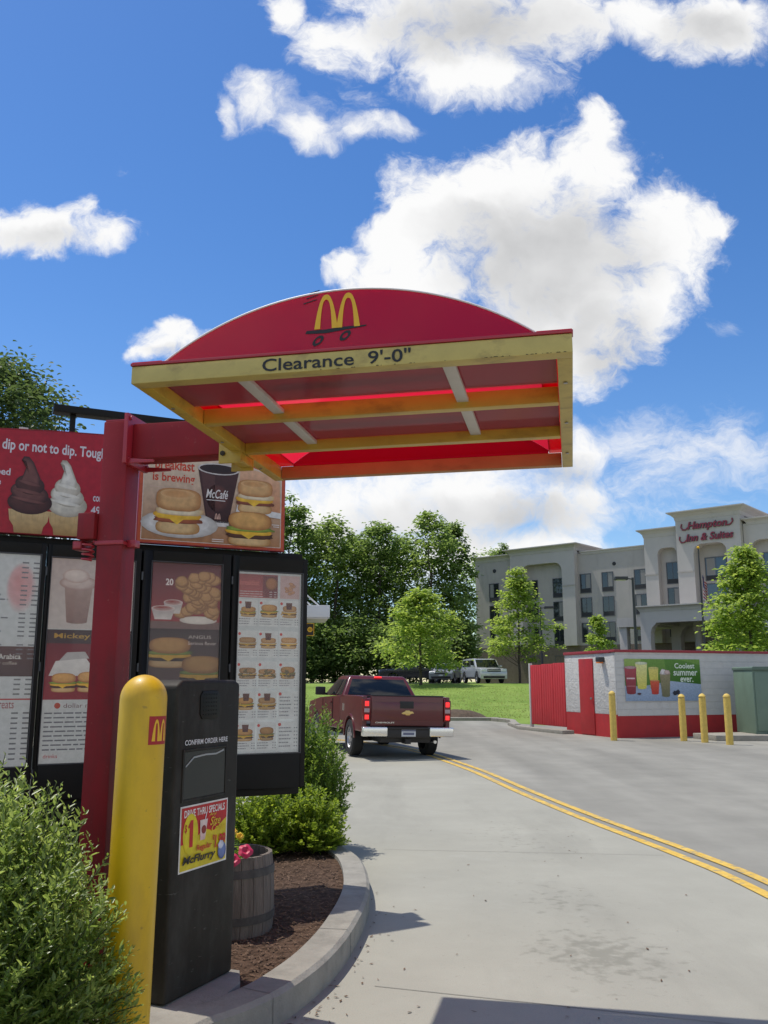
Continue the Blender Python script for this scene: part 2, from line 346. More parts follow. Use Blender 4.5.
def stain_concrete():
    m = MATS['concrete']; nt = m.node_tree; N = nt.nodes; L = nt.links; p = N['Principled BSDF']
    src = p.inputs['Base Color'].links[0].from_socket
    tc = N.new('ShaderNodeTexCoord'); mk = None
    def blot(cx, cy, rx, ry, rot, amp):
        nonlocal mk
        mp = N.new('ShaderNodeMapping'); mp.vector_type = 'TEXTURE'; mp.inputs['Location'].default_value = (cx, cy, 0); mp.inputs['Rotation'].default_value = (0,0,rot); mp.inputs['Scale'].default_value = (rx, ry, 1)
        L.new(tc.outputs['Object'], mp.inputs[0]); ln = N.new('ShaderNodeVectorMath'); ln.operation = 'LENGTH'; L.new(mp.outputs[0], ln.inputs[0])
        mr = N.new('ShaderNodeMapRange'); mr.inputs[1].default_value = 1; mr.inputs[2].default_value = 0; mr.inputs[3].default_value = 0; mr.inputs[4].default_value = amp; L.new(ln.outputs['Value'], mr.inputs[0])
        if mk is None: mk = mr.outputs[0]
        else:
            mx = N.new('ShaderNodeMath'); mx.operation = 'MAXIMUM'; L.new(mk, mx.inputs[0]); L.new(mr.outputs[0], mx.inputs[1]); mk = mx.outputs[0]
    x, y = G(600, 955); blot(x, y, .75, 1.0, .1, 1.0)
    x, y = G(560, 900); blot(x, y, .7, 1.3, .1, .62)
    x, y = G(520, 840); blot(x, y, 1.0, 2.6, .15, .5)
    no = N.new('ShaderNodeTexNoise'); no.inputs['Scale'].default_value = 10.5; no.inputs['Detail'].default_value = 5; no.inputs['Roughness'].default_value = .55; L.new(tc.outputs['Object'], no.inputs['Vector'])
    ad = N.new('ShaderNodeMath'); ad.operation = 'MULTIPLY_ADD'; ad.inputs[1].default_value = .42; L.new(mk, ad.inputs[0]); L.new(no.outputs['Fac'], ad.inputs[2])
    mr = N.new('ShaderNodeMapRange'); mr.inputs[1].default_value = .72; mr.inputs[2].default_value = .90; mr.inputs[3].default_value = 0; mr.inputs[4].default_value = .40; L.new(ad.outputs[0], mr.inputs[0])
    mx = N.new('ShaderNodeMix'); mx.data_type = 'RGBA'; L.new(mr.outputs[0], mx.inputs['Factor']); L.new(src, mx.inputs['A']); mx.inputs['B'].default_value = (.12,.115,.085,1)
    L.new(mx.outputs['Result'], p.inputs['Base Color'])
stain_concrete()
def grime(mn, col, scale, lo, hi, amt, stretch=(1,1,1), rough=None):
    m = MATS[mn]; nt = m.node_tree; N = nt.nodes; L = nt.links; p = N['Principled BSDF']; lk = p.inputs['Base Color'].links
    tc = N.new('ShaderNodeTexCoord'); mp = N.new('ShaderNodeMapping'); mp.inputs['Scale'].default_value = stretch; mp.inputs['Location'].default_value = (3.7,1.9,.6); L.new(tc.outputs['Object'], mp.inputs[0])
    no = N.new('ShaderNodeTexNoise'); no.inputs['Scale'].default_value = scale; no.inputs['Detail'].default_value = 7; no.inputs['Roughness'].default_value = .65; L.new(mp.outputs[0], no.inputs['Vector'])
    mr = N.new('ShaderNodeMapRange'); mr.inputs[1].default_value = lo; mr.inputs[2].default_value = hi; mr.inputs[3].default_value = 0; mr.inputs[4].default_value = amt; L.new(no.outputs['Fac'], mr.inputs[0])
    mx = N.new('ShaderNodeMix'); mx.data_type = 'RGBA'; L.new(mr.outputs[0], mx.inputs['Factor']); mx.inputs['B'].default_value = (*col, 1)
    if lk: L.new(lk[0].from_socket, mx.inputs['A'])
    else: mx.inputs['A'].default_value = p.inputs['Base Color'].default_value
    L.new(mx.outputs['Result'], p.inputs['Base Color'])
grime('bollard_yellow', (.38,.21,.02), 4.5, .50, .70, .45, (1,1,.35)); grime('bollard_yellow', (.08,.06,.04), 20, .65, .69, .35, (1,1,2.2))
grime('kiosk_black', (.07,.065,.055), 6, .48, .72, .6, (1,1,.4)); grime('kiosk_black', (.12,.115,.10), 30, .635, .68, .6, (.4,.4,1.5))
grime('paint_pale_yellow', (.24,.16,.06), 9, .52, .68, .6, (.6,1,1)); grime('paint_yellow', (.26,.15,.03), 8, .52, .70, .6, (.5,1,1)); grime('beam_orange', (.22,.10,.04), 8, .58, .75, .5, (.5,1,1))
grime('paint_red', (.13,.022,.022), 6, .50, .70, .6, (1,1,.3)); grime('paint_red', (.40,.12,.10), 34, .66, .70, .4); grime('stucco', (.22,.20,.18), .9, .55, .80, .55, (1,1,.18)); grime('stucco_pale', (.27,.25,.23), .9, .56, .80, .5, (1,1,.18))
grime('block_white', (.30,.27,.23), 2.5, .56, .78, .5, (1,1,.35)); grime('block_white_smooth', (.32,.29,.25), 2.2, .56, .78, .5, (1,1,.35)); grime('wall_red', (.22,.03,.03), 3, .55, .75, .5, (1,1,.4)); grime('old_yellow', (.26,.17,.05), 8, .58, .74, .55, (1,1,.5))
grime('curb', (.13,.12,.10), 3.2, .54, .76, .6); grime('line_yellow', (.27,.24,.17), 14, .52, .60, .8); grime('cabinet_green', (.09,.12,.08), 2.5, .55, .78, .5, (1,1,.3))
grime('concrete', (.20,.19,.155), 1.1, .52, .80, .5, (1,.22,1)); grime('concrete', (.15,.14,.11), 34, .64, .72, .35); grime('concrete', (.20,.19,.15), 150, .50, .70, .35); grime('concrete', (.40,.39,.33), 2.2, .60, .80, .4)
def worn_asphalt():
    m = MATS['asphalt']; nt = m.node_tree; N = nt.nodes; L = nt.links; p = N['Principled BSDF']
    src = p.inputs['Base Color'].links[0].from_socket; tc = N.new('ShaderNodeTexCoord')
    mp = N.new('ShaderNodeMapping'); mp.inputs['Scale'].default_value = (.9,.10,1); mp.inputs['Rotation'].default_value = (0,0,-.12); L.new(tc.outputs['Object'], mp.inputs[0])
    no = N.new('ShaderNodeTexNoise'); no.inputs['Scale'].default_value = 1; no.inputs['Detail'].default_value = 6; L.new(mp.outputs[0], no.inputs['Vector'])
    mr = N.new('ShaderNodeMapRange'); mr.inputs[1].default_value = .35; mr.inputs[2].default_value = .65; mr.inputs[3].default_value = .82; mr.inputs[4].default_value = 1.1; L.new(no.outputs['Fac'], mr.inputs[0])
    v = N.new('ShaderNodeVectorMath'); v.operation = 'SCALE'; L.new(src, v.inputs[0]); L.new(mr.outputs[0], v.inputs['Scale']); L.new(v.outputs[0], p.inputs['Base Color'])
worn_asphalt()
# ------------------------------------------------------------------ setting
def sheet(name, poly, z, mt, kind='structure'):
    mb = MB(); tr = geometry.tessellate_polygon([[Vector((p[0], p[1], 0)) for p in poly]])
    mb.add([(p[0], p[1], z) for p in poly], [tuple(t) for t in tr], mt)
    return tag(mb.build(name), kind=kind)
def ground():
    xs = [-600,-250,-120,-60,-30,-15,0,15,30,60,120,250,600]; ys = [-120,-40,0,20,30,36,38,42,46,50,54,58,62,66,90,130,200,400,900]
    V = [(x, y, gz(x, y)) for y in ys for x in xs]; n = len(xs)
    F = [(j*n+i, j*n+i+1, (j+1)*n+i+1, (j+1)*n+i) for j in range(len(ys)-1) for i in range(n-1)]
    mb = MB(); mb.add(V, F, 'grass'); tag(mb.build('grass_ground'), kind='structure')
ground()
sheet('asphalt_road', [(-30,-30),(60,-30),(60,34.2),(6.0,34.2),(5.0,36.2),(4.4,38.2),(-30,38.2)], -.004, 'asphalt')
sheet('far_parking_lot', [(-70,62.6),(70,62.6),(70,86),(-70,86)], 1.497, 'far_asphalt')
# double yellow line path (centre), then the concrete lane to its left
YL = [(3.25,-6),(3.2,0),(3.12,4),(3.03,7.39),(2.86,8.9),(2.46,11.2),(2.1,13.7),(1.768,16.48),(1.42,18.6),(.98,20.9),(.3,23.0),(-.9,25.2),(-2.6,27.0),(-5,28.2)]
def resample(P, n=80):
    P = [Vector((*p, 0)) for p in P]; out = []
    for i in range(len(P)-1):
        p0 = P[max(i-1,0)]; p1 = P[i]; p2 = P[i+1]; p3 = P[min(i+2, len(P)-1)]
        for k in range(6):
            t = k/6; out.append(.5*((2*p1)+(p2-p0)*t+(2*p0-5*p1+4*p2-p3)*t*t+(3*p1-p0-3*p2+p3)*t**3))
    out.append(P[-1]); return [(v.x, v.y) for v in out]
def offset(P, d):
    out = []
    for i, p in enumerate(P):
        a = P[max(i-1,0)]; b = P[min(i+1, len(P)-1)]; t = Vector((b[0]-a[0], b[1]-a[1])).normalized()
        out.append((p[0]+t.y*d, p[1]-t.x*d))
    return out
YC = resample(YL)
def strip(name, P, d0, d1, z, mt):
    A = offset(P, d0); B = offset(P, d1); mb = MB()
    mb.add([(*p, z) for p in A]+[(*p, z) for p in B], [(i, i+1, len(A)+i+1, len(A)+i) for i in range(len(A)-1)], mt)
    return tag(mb.build(name), kind='structure')
EDGE = offset(YC, -.17)
sheet('concrete_lane', EDGE+[(-12,29),(-12,-8)], 0, 'concrete')
strip('yellow_line', YC, .05, .155, .004, 'line_yellow'); strip('yellow_line', YC, -.165, -.06, .004, 'line_yellow')
mbj = MB()
def joint(a, b, w=.008):
    a, b = Vector((*a, 0)), Vector((*b, 0)); t = (b-a).normalized(); n = Vector((t.y, -t.x, 0))*w
    mbj.add([a+n+Vector((0,0,.003)), b+n+Vector((0,0,.003)), b-n+Vector((0,0,.003)), a-n+Vector((0,0,.003))], [(0,1,2,3)], 'joint')
joint((-.05,5.15),(2.95,4.2),.003); joint((.0,9.1),(2.62,8.8),.0025); joint((.0,14.1),(2.0,13.9),.003)
tag(mbj.build('pavement_joint'), kind='structure')
# planting island: kerb and mulch
CO = [(-.95,-3),(-.95,0),(-.92,2.2),(-.86,3.3),(-.84,3.9),(-.794,4.185),(-.635,4.389),(-.466,4.673),(-.288,5.208),(-.165,5.938),(-.105,6.858),(-.19,7.866),(-.382,8.521),(-.52,9.3),(-.9,10.1),(-1.8,10.6),(-3.5,10.9),(-9,11)]
CO = resample(CO); CI = offset(CO, -.19)
def kerb(name, O, I, h, mt='curb'):
    mb = MB(); n = len(O); r = .02
    O2 = [(o[0]+(i[0]-o[0])*.12, o[1]+(i[1]-o[1])*.12) for o, i in zip(O, I)]
    V = [(*p, -.02) for p in O]+[(*p, h-r) for p in O]+[(*p, h) for p in O2]+[(*p, h) for p in I]+[(*p, h-.12) for p in I]
    F = [(k*n+i, k*n+i+1, (k+1)*n+i+1, (k+1)*n+i) for k in range(4) for i in range(n-1)]
    mb.add(V, F, mt); return tag(mb.build(name, smooth=True), kind='structure')
kerb('planting_kerb', CO, CI, .15)
mbj = MB()
for i in (40, 52):
    if i < len(CO):
        o, q = Vector((*CO[i], 0)), Vector((*CI[i], 0)); t = (q-o).normalized(); n = Vector((t.y, -t.x, 0))*.004
        mbj.add([o+n+Vector((0,0,.1515))+t*.02, q+n+Vector((0,0,.1515)), q-n+Vector((0,0,.1515)), o-n+Vector((0,0,.1515))+t*.02], [(0,1,2,3)], 'joint')
        mbj.add([o+n-t*.0015+Vector((0,0,0)), o+n-t*.0015+Vector((0,0,.135)), o-n-t*.0015+Vector((0,0,.135)), o-n-t*.0015], [(0,1,2,3)], 'joint')
tag(mbj.build('kerb_joint'), kind='structure')
sheet('mulch_bed', offset(CO, -.17)+[(-9,-3)], .118, 'mulch')
# concrete pad that the order post stands on
kd = Vector((.223,.512,0)).normalized(); kn = Vector((kd.y,-kd.x,0))
def kp(a, b): v = Vector((-.999,4.389,0))+kd*a+kn*b; return (v.x, v.y)
mb = MB(); mb.prism([kp(-.25,-.42), kp(.58,-.42), kp(.60,.02), kp(.44,.125), kp(.0,.2), kp(-.25,.12)], .02, .146, 'curb', 'z'); tag(mb.build('post_pad', bevel=.006), kind='structure')
def chips():
    V = []; F = []; n = 0
    for i in range(5200):
        x = random.uniform(-2.4, -.25); y = random.uniform(4.6, 8.6)
        xi = np.interp(y, [p[1] for p in CI[:78]], [p[0] for p in CI[:78]])
        if x > xi-.01: continue
        L_, W_ = random.uniform(.012,.045), random.uniform(.004,.011); a = random.uniform(0, pi)
        e = Vector((cos(a), sin(a), random.uniform(-.4,.4)))*L_/2; w = Vector((-sin(a), cos(a), random.uniform(-.5,.5)))*W_/2
        c = Vector((x, y, .118+random.uniform(.003,.016))); u = Vector((0,0,W_*.5))
        V += [c-e-w, c+e-w, c+e+w, c-e+w, c+u]; F += [(n,n+1,n+4,n+4),(n+1,n+2,n+4,n+4),(n+2,n+3,n+4,n+4),(n+3,n,n+4,n+4)]; n += 5
    mb = MB(); mb.add(V, [f[:3] for f in F], 'chip'); tag(mb.build('mulch_chips'), kind='stuff')
chips()
def litter():
    V = []; F = []; n = 0
    for i in range(150):
        if i < 100: k = random.randint(20, 62); x, y = CO[k]; d = abs(random.gauss(0, .12))+.015; x += d; y += random.uniform(-.1,.1)
        else: x = random.uniform(.1, 2.4); y = random.uniform(4.4, 11)
        a = random.uniform(0, pi); l, w = random.uniform(.006,.022), random.uniform(.003,.009); e = Vector((cos(a), sin(a), random.uniform(-.2,.2)))*l; p = Vector((-sin(a), cos(a), random.uniform(-.2,.2)))*w; c = Vector((x, y, .006))
        V += [c-e, c+p, c+e, c-p]; F.append((n,n+1,n+2,n+3)); n += 4
    mb = MB(); mb.add(V, F, 'chip'); tag(mb.build('pavement_litter'), kind='stuff')
litter()
# kerb along the lawn, soil mound on its edge
LK = resample([(-30,38.25),(-6,38.3),(3.6,38.35),(4.5,38.0),(4.95,36.4),(4.8,34.6),(4.62,32.4)])
kerb('lawn_kerb', LK, offset(LK, -.22), .13)
def lawn_apron():
    mb = MB(); mb.prism([(4.95,31.0),(5.95,28.6),(5.55,28.5),(4.6,31.4),(4.65,34.4),(4.95,34.4)], -.02, .11, 'curb', 'z'); tag(mb.build('gate_apron', bevel=.02), kind='structure')
lawn_apron()
def mound(cx, cy, rx, ry, h):
    V = []; F = []; n = 24
    for k, r in enumerate((1,.75,.45,.15)):
        for q in range(n):
            a = 2*pi*q/n; w = 1+.12*sin(3*a+1)+.07*sin(7*a)
            x, y = cx+rx*r*w*cos(a), cy+ry*r*w*sin(a)
            V.append((x, y, gz(x, y)+.005+h*(1-r*r)+(.03*random.random() if k else -.02)))
    for k in range(3):
        for q in range(n): F.append((k*n+q, k*n+(q+1) % n, (k+1)*n+(q+1) % n, (k+1)*n+q))
    F.append(tuple(3*n+q for q in range(n)))
    mb = MB(); mb.add(V, F, 'mound'); tag(mb.build('soil_mound', smooth=True), kind='structure')
mound(3.15, 39.3, 1.2, .8, .36)
def grass_blades():
    n = 9000; x = rng.uniform(-6, 9, n); y = 38.8+rng.uniform(0, 1, n)**1.6*20
    k = (x < 4.2)|(y > 39.3); x = x[k]; y = y[k]; n = len(x)
    z = np.array([gz(a, b) for a, b in zip(x, y)]); a = rng.uniform(0, pi, n); h = rng.uniform(.03,.07, n); w = rng.uniform(.012,.03, n)
    d = np.stack([np.cos(a)*w, np.sin(a)*w, np.zeros(n)], 1); c = np.stack([x, y, z], 1); t = c+np.stack([rng.normal(0,.03,n), rng.normal(0,.03,n), h], 1)
    V = np.stack([c-d, c+d, t], 1).reshape(-1, 3); F = np.arange(3*n).reshape(-1, 3)
    tag(np_mesh('lawn_grass', V, F, 'leaf_grass'), kind='stuff')
grass_blades()

# ------------------------------------------------------------------ clearance canopy on its post
def canopy():
    A = Vector((-1.073,3.604,0)); e = Vector((.979,-.204,0)).normalized(); W, D = 1.834, 1.90; z0 = 2.84; hb = .076
    rz = math.atan2(e.y, e.x)
    t = thing('clearance_canopy', 'red domed drive-through canopy with yellow clearance beam on thick red post', 'canopy', (A.x, A.y, 0), rz)
    # local: x along front beam 0..W, y to the back 0..D
    fr = MB()
    fr.bx(0, W, 0, .07, z0, z0+hb, 'paint_pale_yellow')
    o_front = fr.build('clearance_beam', t, bevel=.004)
    tb = MB(); mb_text(tb, 'Clearance  9\'-0"', .585, z0+.010, 1.205, z0+hb-.009, -.0025, 'black_letter', bold=.012, thick=.0); tb.build('lettering', o_front)
    ch = MB()
    for i in range(34):
        x = random.uniform(.75, W-.02) if random.random() < .5 else random.uniform(.8*W, W-.03); w = random.uniform(.003,.016)
        ch.add([(x,-.0015,z0+.001),(x+w,-.0015,z0+.001),(x+w*.8,-.0015,z0+random.uniform(.0025,.005)),(x+w*.2,-.0015,z0+random.uniform(.0025,.005))],[(0,1,2,3)],'chip_dark')
    ch.build('chipped_paint', o_front)
    lip = MB(); lip.bx(-.004, W+.004, -.006, .05, z0+hb+.002, z0+hb+.014, 'bracket_red'); lip.build('top_trim', o_front, bevel=.002)
    for nm, y0, y1, c in (('cross_beam', .625, .68, 'paint_yellow'), ('cross_beam', 1.20, 1.255, 'paint_yellow'), ('rear_beam', D-.06, D, 'beam_orange')):
        b = MB(); b.bx(.062, W-.062, y0, y1, z0, z0+hb, c); b.build(nm, t, bevel=.004)
    for x0, x1, c in ((0, .06, 'paint_yellow'), (W-.06, W, 'paint_pale_yellow')):
        b = MB(); b.bx(x0, x1, .072, D, z0, z0+hb, c); sb = b.build('side_beam', t, bevel=.004)
        for y in (.35,.95,1.55): bo = MB(); bo.lathe([(0,0),(.009,.0),(.009,.004),(.0,.006)], 'metal_grey', 8, ((x0+x1)/2, y, z0-.0065)); bo.build('bolt', sb)
    # dome: barrel from front gable to rear
    xa, xb = .125, W-.125; cx = (xa+xb)/2; hw = (xb-xa)/2; rise = .262; z1 = z0+hb+.016
    Rr = (hw*hw+rise*rise)/(2*rise); n = 40
    arc = []
    for k in range(n+1):
        x = -hw+2*hw*k/n; arc.append((cx+x, z1+math.sqrt(Rr*Rr-x*x)-(Rr-rise)))
    yf, yb = .035, D-.04
    g = MB(); g.prism(arc, yf, yf+.006, 'acrylic_red'); gab = g.build('front_gable', t)
    v = MB(); V = [(x, yf+.008, z) for x, z in arc]+[(x, yb, z) for x, z in arc]; m = len(arc)
    V += [(x, yf+.008, z-.005) for x, z in arc]+[(x, yb, z-.005) for x, z in arc]
    v.add(V[:2*m], [(k, k+1, m+k+1, m+k) for k in range(m-1)], 'acrylic_red'); v.build('dome', t, smooth=True)
    b = MB(); b.prism(arc, yb+.002, yb+.008, 'acrylic_red'); b.build('rear_gable', t)
    rim = MB(); rim.tube([(x, yf-.002, z+.002) for x, z in arc], .0042, 'trim_white', 6); rim.build('dome_rim', gab, smooth=True)
    rim = MB(); rim.tube([(x, yb+.008, z+.002) for x, z in arc], .0042, 'trim_white', 6); rim.build('dome_rim', t, smooth=True)
    # flat edges beside the dome
    for a, b in ((.0, xa+.01), (xb-.01, W)): ed = MB(); ed.bx(a, b, .0, D, z0+hb+.0155, z0+hb+.019, 'acrylic_red'); ed.build('edge_panel', t)
    ed = MB(); ed.bx(xa+.012, xb-.012, D-.062, D, z0+hb+.001, z0+hb+.0148, 'acrylic_red'); ed.build('rear_trim', t)
    # hazy clear panels in the first two bays with inner white frame
    for y0, y1 in ((.072,.515),(.683,1.197)):
        p = MB(); p.bx(.064, W-.064, y0, y1, z0+.052, z0+.056, 'acrylic_hazy'); p.build('clear_panel', t)
    for x in (.42, 1.31): rl = MB(); rl.bx(x, x+.055, .08, 1.2, z0+.030, z0+.050, 'white_rail'); rl.build('inner_rail', t, bevel=.003)
    for y in (.30, .93): fx = MB(); fx.bx(.50, 1.30, y, y+.09, z0+.085, z0+.125, 'white_rail'); fx.build('light_fixture', t, bevel=.006)
    # logo on the gable
    lg = MB(); lx, lz = cx-.125, z1+.098
    for o, i in arch_polys(lx, lz, .20, .15, .025):
        q = len(o); lg.add([(p[0], yf-.004, p[1]) for p in o+i], [(k, k+1, q+k+1, q+k) for k in range(q-1)], 'logo_yellow')
    lg.prism([(lx-.035,lz-.016),(lx+.05,lz-.020),(lx+.12,lz-.012),(lx+.22,lz-.002),(lx+.225,lz+.004),(lx+.12,lz+.003),(lx+.05,lz-.003),(lx-.03,lz-.003)], yf-.003, yf-.0015, 'black_letter')
    for wx, wz in ((lx+.02, lz-.050), (lx+.135, lz-.036)):
        ro = [( wx+.029*cos(a)*cos(.7)-.016*sin(a)*sin(.7), wz+.029*cos(a)*sin(.7)+.016*sin(a)*cos(.7)) for a in [2*pi*k/20 for k in range(20)]]
        ri = [(wx+(p[0]-wx)*.5, wz+(p[1]-wz)*.5) for p in ro]
        lg.add([(p[0], yf-.003, p[1]) for p in ro+ri], [(k, (k+1) % 20, 20+(k+1) % 20, 20+k) for k in range(20)], 'black_letter')
    for k in range(3): lg.prism([(lx-.045+.012*k,lz+.115+.022*k),(lx+.01+.006*k,lz+.13+.02*k),(lx+.012+.006*k,lz+.134+.02*k),(lx-.045+.012*k,lz+.120+.022*k)], yf-.003, yf-.0015, 'black_letter')
    lg.build('logo', gab)
    # post and arm; local position of the post
    M = Matrix.Rotation(-rz, 4, 'Z'); pl = M @ (Vector((-1.512,4.97,0))-Vector((A.x, A.y, 0))); px, py = pl.x, pl.y
    po = MB(); po.bx(px-.078, px+.078, py-.078, py+.078, .05, 3.065, 'paint_red'); post = po.build('post', t, bevel=.012)
    cp = MB(); cp.bx(px-.07, px+.07, py-.07, py+.07, 3.066, 3.074, 'bracket_red'); cp.build('post_cap', post)
    ba = MB(); ba.bx(px-.17, px+.17, py-.17, py+.17, .10, .13, 'paint_red'); ba.build('base_plate', post, bevel=.004)
    ay = py
    ar = MB(); ar.bx(px+.105, .02, ay-.075, ay+.075, 2.835, 3.04, 'paint_red'); arm = ar.build('arm', t, bevel=.008)
    fl = MB(); fl.bx(px+.080, px+.104, ay-.135, ay+.135, 2.80, 3.09, 'bracket_red')
    for s in (-1, 1): fl.prism([(px+.105,2.80),(px+.26,2.80),(px+.26,2.815),(px+.105,2.83)], ay+s*.11-.006, ay+s*.11+.006, 'bracket_red')
    fl.build('flange_plate', arm, bevel=.003)
    for yy in (-.11,.11):
        for zz in (2.825,3.065): bo = MB(); bo.lathe([(.013,0),(.013,.012),(0,.012)], 'bracket_red', 6, (px+.104, ay+yy, zz), 'x'); bo.build('bolt', arm)
    br = MB()
    for yy in (-.095,.095): br.bx(-.07, .06, ay+yy-.007, ay+yy+.007, 2.775, 2.905, 'paint_yellow')
    br.bx(-.01, .058, ay-.087, ay+.087, 2.79, 2.836, 'paint_yellow'); bk = br.build('bracket', arm, bevel=.003)
    bo = MB(); bo.lathe([(.014,0),(.014,.01),(0,.012)], 'chip_dark', 8, (0,0,0)); o = bo.build('bolt', bk); o.rotation_euler = (R(90),0,0); o.location = (-.045, ay-.103, 2.83)
    # band clamp, side box and coiled lead
    bd = MB()
    for zz in (2.36,):
        for a, b, c, d in ((-.086,.086,-.086,-.079),(-.086,.086,.079,.086),(-.086,-.079,-.079,.079),(.079,.086,-.079,.079)): bd.bx(px+a, px+b, py+c, py+d, zz-.012, zz+.012, 'bracket_red')
    bd.bx(px+.08, px+.13, py-.03, py+.03, zz-.02, zz+.02, 'bracket_red')
    bd.build('band_clamp', post, bevel=.003)
    sb = MB(); sb.bx(px-.185, px-.080, py-.11, py+.06, 2.38, 2.53, 'paint_red'); sb.bx(px-.22, px-.16, py-.09, py+.02, 2.325, 2.375, 'bracket_red'); sb.build('junction_box', post, bevel=.008)
    co = MB(); co.tube([(px-.125+.03*cos(a), py-.08+.03*sin(a), 2.37-.11*a/(2*pi*4)) for a in [k*.35 for k in range(72)]], .0065, 'bracket_red', 6); co.build('coiled_lead', post, smooth=True)
canopy()

# ------------------------------------------------------------------ order post
def kiosk():
    a = Vector((-.999,4.389,0)); rz = math.atan2(.512,.223)
    t = thing('order_post', 'black order confirmation post with screen and special offer sticker', 'order post', (a.x, a.y, .15), rz)
    W, Dp, Hh = .558, .26, 1.46
    b = MB()
    prof = [(0,0),(W,0),(W,Hh-.02),(W-.05,Hh),(.05,Hh),(0,Hh-.03)]
    b.prism(prof, 0, Dp, 'kiosk_black'); body = b.build('body', t, bevel=.022, seg=3)
    r = MB()
    z0, z1 = .89, 1.115
    r.bx(.075, .43, -.006, .004, z1, z1+.012, 'kiosk_black'); r.bx(.075, .43, -.006, .004, z0-.012, z0, 'kiosk_black'); r.bx(.063, .075, -.006, .004, z0-.012, z1+.012, 'kiosk_black'); r.bx(.43, .442, -.006, .004, z0-.012, z1+.012, 'kiosk_black')
    sf = r.build('screen_frame', t, bevel=.002)
    s = MB(); s.bx(.077, .428, -.003, .002, z0+.002, z1-.002, 'kiosk_screen'); sc_ = s.build('screen', t)
    q = MB(); pts = [(.085,1.045),(.15,1.085),(.25,1.092),(.34,1.09),(.41,1.105)]
    q.prism([(p[0], p[1]-.004) for p in pts]+[(p[0], p[1]+.004) for p in reversed(pts)], -.0065, -.0045, 'scratch'); q.build('scratch', sc_)
    x = MB(); mb_text(x, 'CONFIRM ORDER HERE', .075, 1.145, .445, 1.170, -.0035, 'white_letter', bold=.01); x.build('lettering', body)
    g = MB(); g.prism([(.21,1.265),(.34,1.265),(.36,1.29),(.36,1.38),(.34,1.405),(.21,1.405),(.19,1.38),(.19,1.29)], -.006, .003, 'cabinet_black'); gr = g.build('speaker_grille', t, bevel=.003)
    h = MB()
    for i in range(6):
        for j in range(6): h.bx(.215+i*.022, .221+i*.022, -.0080, -.0055, 1.285+j*.02, 1.291+j*.02, 'cabinet_black')
    h.build('speaker_hole', gr)
    # sticker
    A = Art(); w, hh = .405, .305
    A.rect(0,0,w,hh,(236,232,222)); A.lv(2); A.rect(.01,.008,w-.01,hh-.008,(222,200,28)); A.lv(2)
    A.poly([(.01,hh*.42),(.10,hh*.42),(.20,hh*.60),(.28,hh*.52),(w-.01,hh*.70),(w-.01,hh-.008),(.01,hh-.008)],(196,24,34)); A.lv(2)
    A.text('DRIVE THRU SPECIALS',.03,hh-.055,w-.03,hh-.02,(240,236,226),bold=.02)
    A.lv(); A.ell(.085,hh*.56,.062,.095,(232,214,30),(226,206,20)); A.lv(2)
    A.poly([(.076,hh*.36),(.104,hh*.36),(.104,hh*.77),(.084,hh*.77),(.062,hh*.68),(.068,hh*.645),(.076,hh*.665)],(200,20,30)); A.text('$',.036,hh*.58,.054,hh*.72,(200,20,30),bold=.02); A.lv()
    A.poly([(.165,.13),(.205,.13),(.225,.225),(.16,.225)],(226,190,180),(240,220,210)); A.lv(); A.ell(.193,.178,.02,.02,(150,40,40),(120,20,20)); A.poly([(.20,.225),(.212,.26),(.217,.258),(.206,.225)],(240,240,240)); A.lv(2)
    A.text('Any',.235,hh*.76,.30,hh*.82,(226,196,40),shear=.3); A.text('Size',.245,hh*.62,.335,hh*.75,(232,200,40),shear=.3,bold=.01); A.text('Coffee',.26,hh*.52,.385,hh*.62,(232,200,40),shear=.3,bold=.01); A.lv()
    A.text("Regular",.135,.078,.265,.112,(206,40,34),shear=.2,bold=.015); A.text("'1.99",.275,.075,.385,.14,(206,24,34),shear=.15,bold=.03); A.lv()
    A.ell(.355,.055,.036,.042,(120,140,190),(60,70,130)); A.ell(.345,.085,.024,.02,(230,230,236),(180,190,210),wob=.15); A.lv()
    A.text('McFlurry',.022,.025,.30,.072,(28,24,20),shear=.25,bold=.03)
    st = A.build('sticker', t, (.062,-.002,.555)); st['label'] = 'red and yellow drive thru specials sticker'
kiosk()
# ------------------------------------------------------------------ bollards
def bollard(name, label, loc, r, h, mt, group=None, logo=False, lean=0):
    t = thing(name, label, 'bollard', loc, 0, group)
    b = MB(); b.lathe([(r,0),(r,h-r*1.05)]+[(r*cos(a), h-r*1.05+r*1.05*sin(a)) for a in [pi/2*k/10 for k in range(1, 11)]], mt, 40 if logo else 16)
    o = b.build('sleeve' if logo else 'post', t, smooth=True)
    if not logo:
        c = MB(); c.lathe([(r*1.04,h*.965),(r*1.05,h*.985),(r*.6,h*1.03),(0,h*1.045)], 'old_yellow', 16); c.build('cap', t, smooth=True)
    t.rotation_euler = (0, lean, 0)
    return t, o
bt, bs = bollard('yellow_bollard', 'thick yellow bollard with red square logo decal beside order post', (-1.035, 3.86, .1), .098, 1.53, 'bollard_yellow', logo=True, lean=R(.6))
def bollard_logo(par):
    # decal wrapped on the right front of the sleeve
    r = .0988; z0, w, h = 1.245, .105, .115; a0 = R(-79+20); mb = MB()
    def w2(x, z, d=0): a = a0+x/r; return ((r+d)*cos(a), (r+d)*sin(a), z0+z)
    n = 10; mb.add([w2(w*k/n, zz) for zz in (0, h) for k in range(n+1)], [(k, k+1, n+2+k, n+1+k) for k in range(n)], 'wall_red')
    for o, i in arch_polys(.012, .014, .085, .088, .016, 12):
        q = len(o); mb.add([w2(p[0], p[1], .0008) for p in o+i], [(k, k+1, q+k+1, q+k) for k in range(q-1)], 'logo_yellow')
    mb.build('logo_decal', par)
bollard_logo(bt)
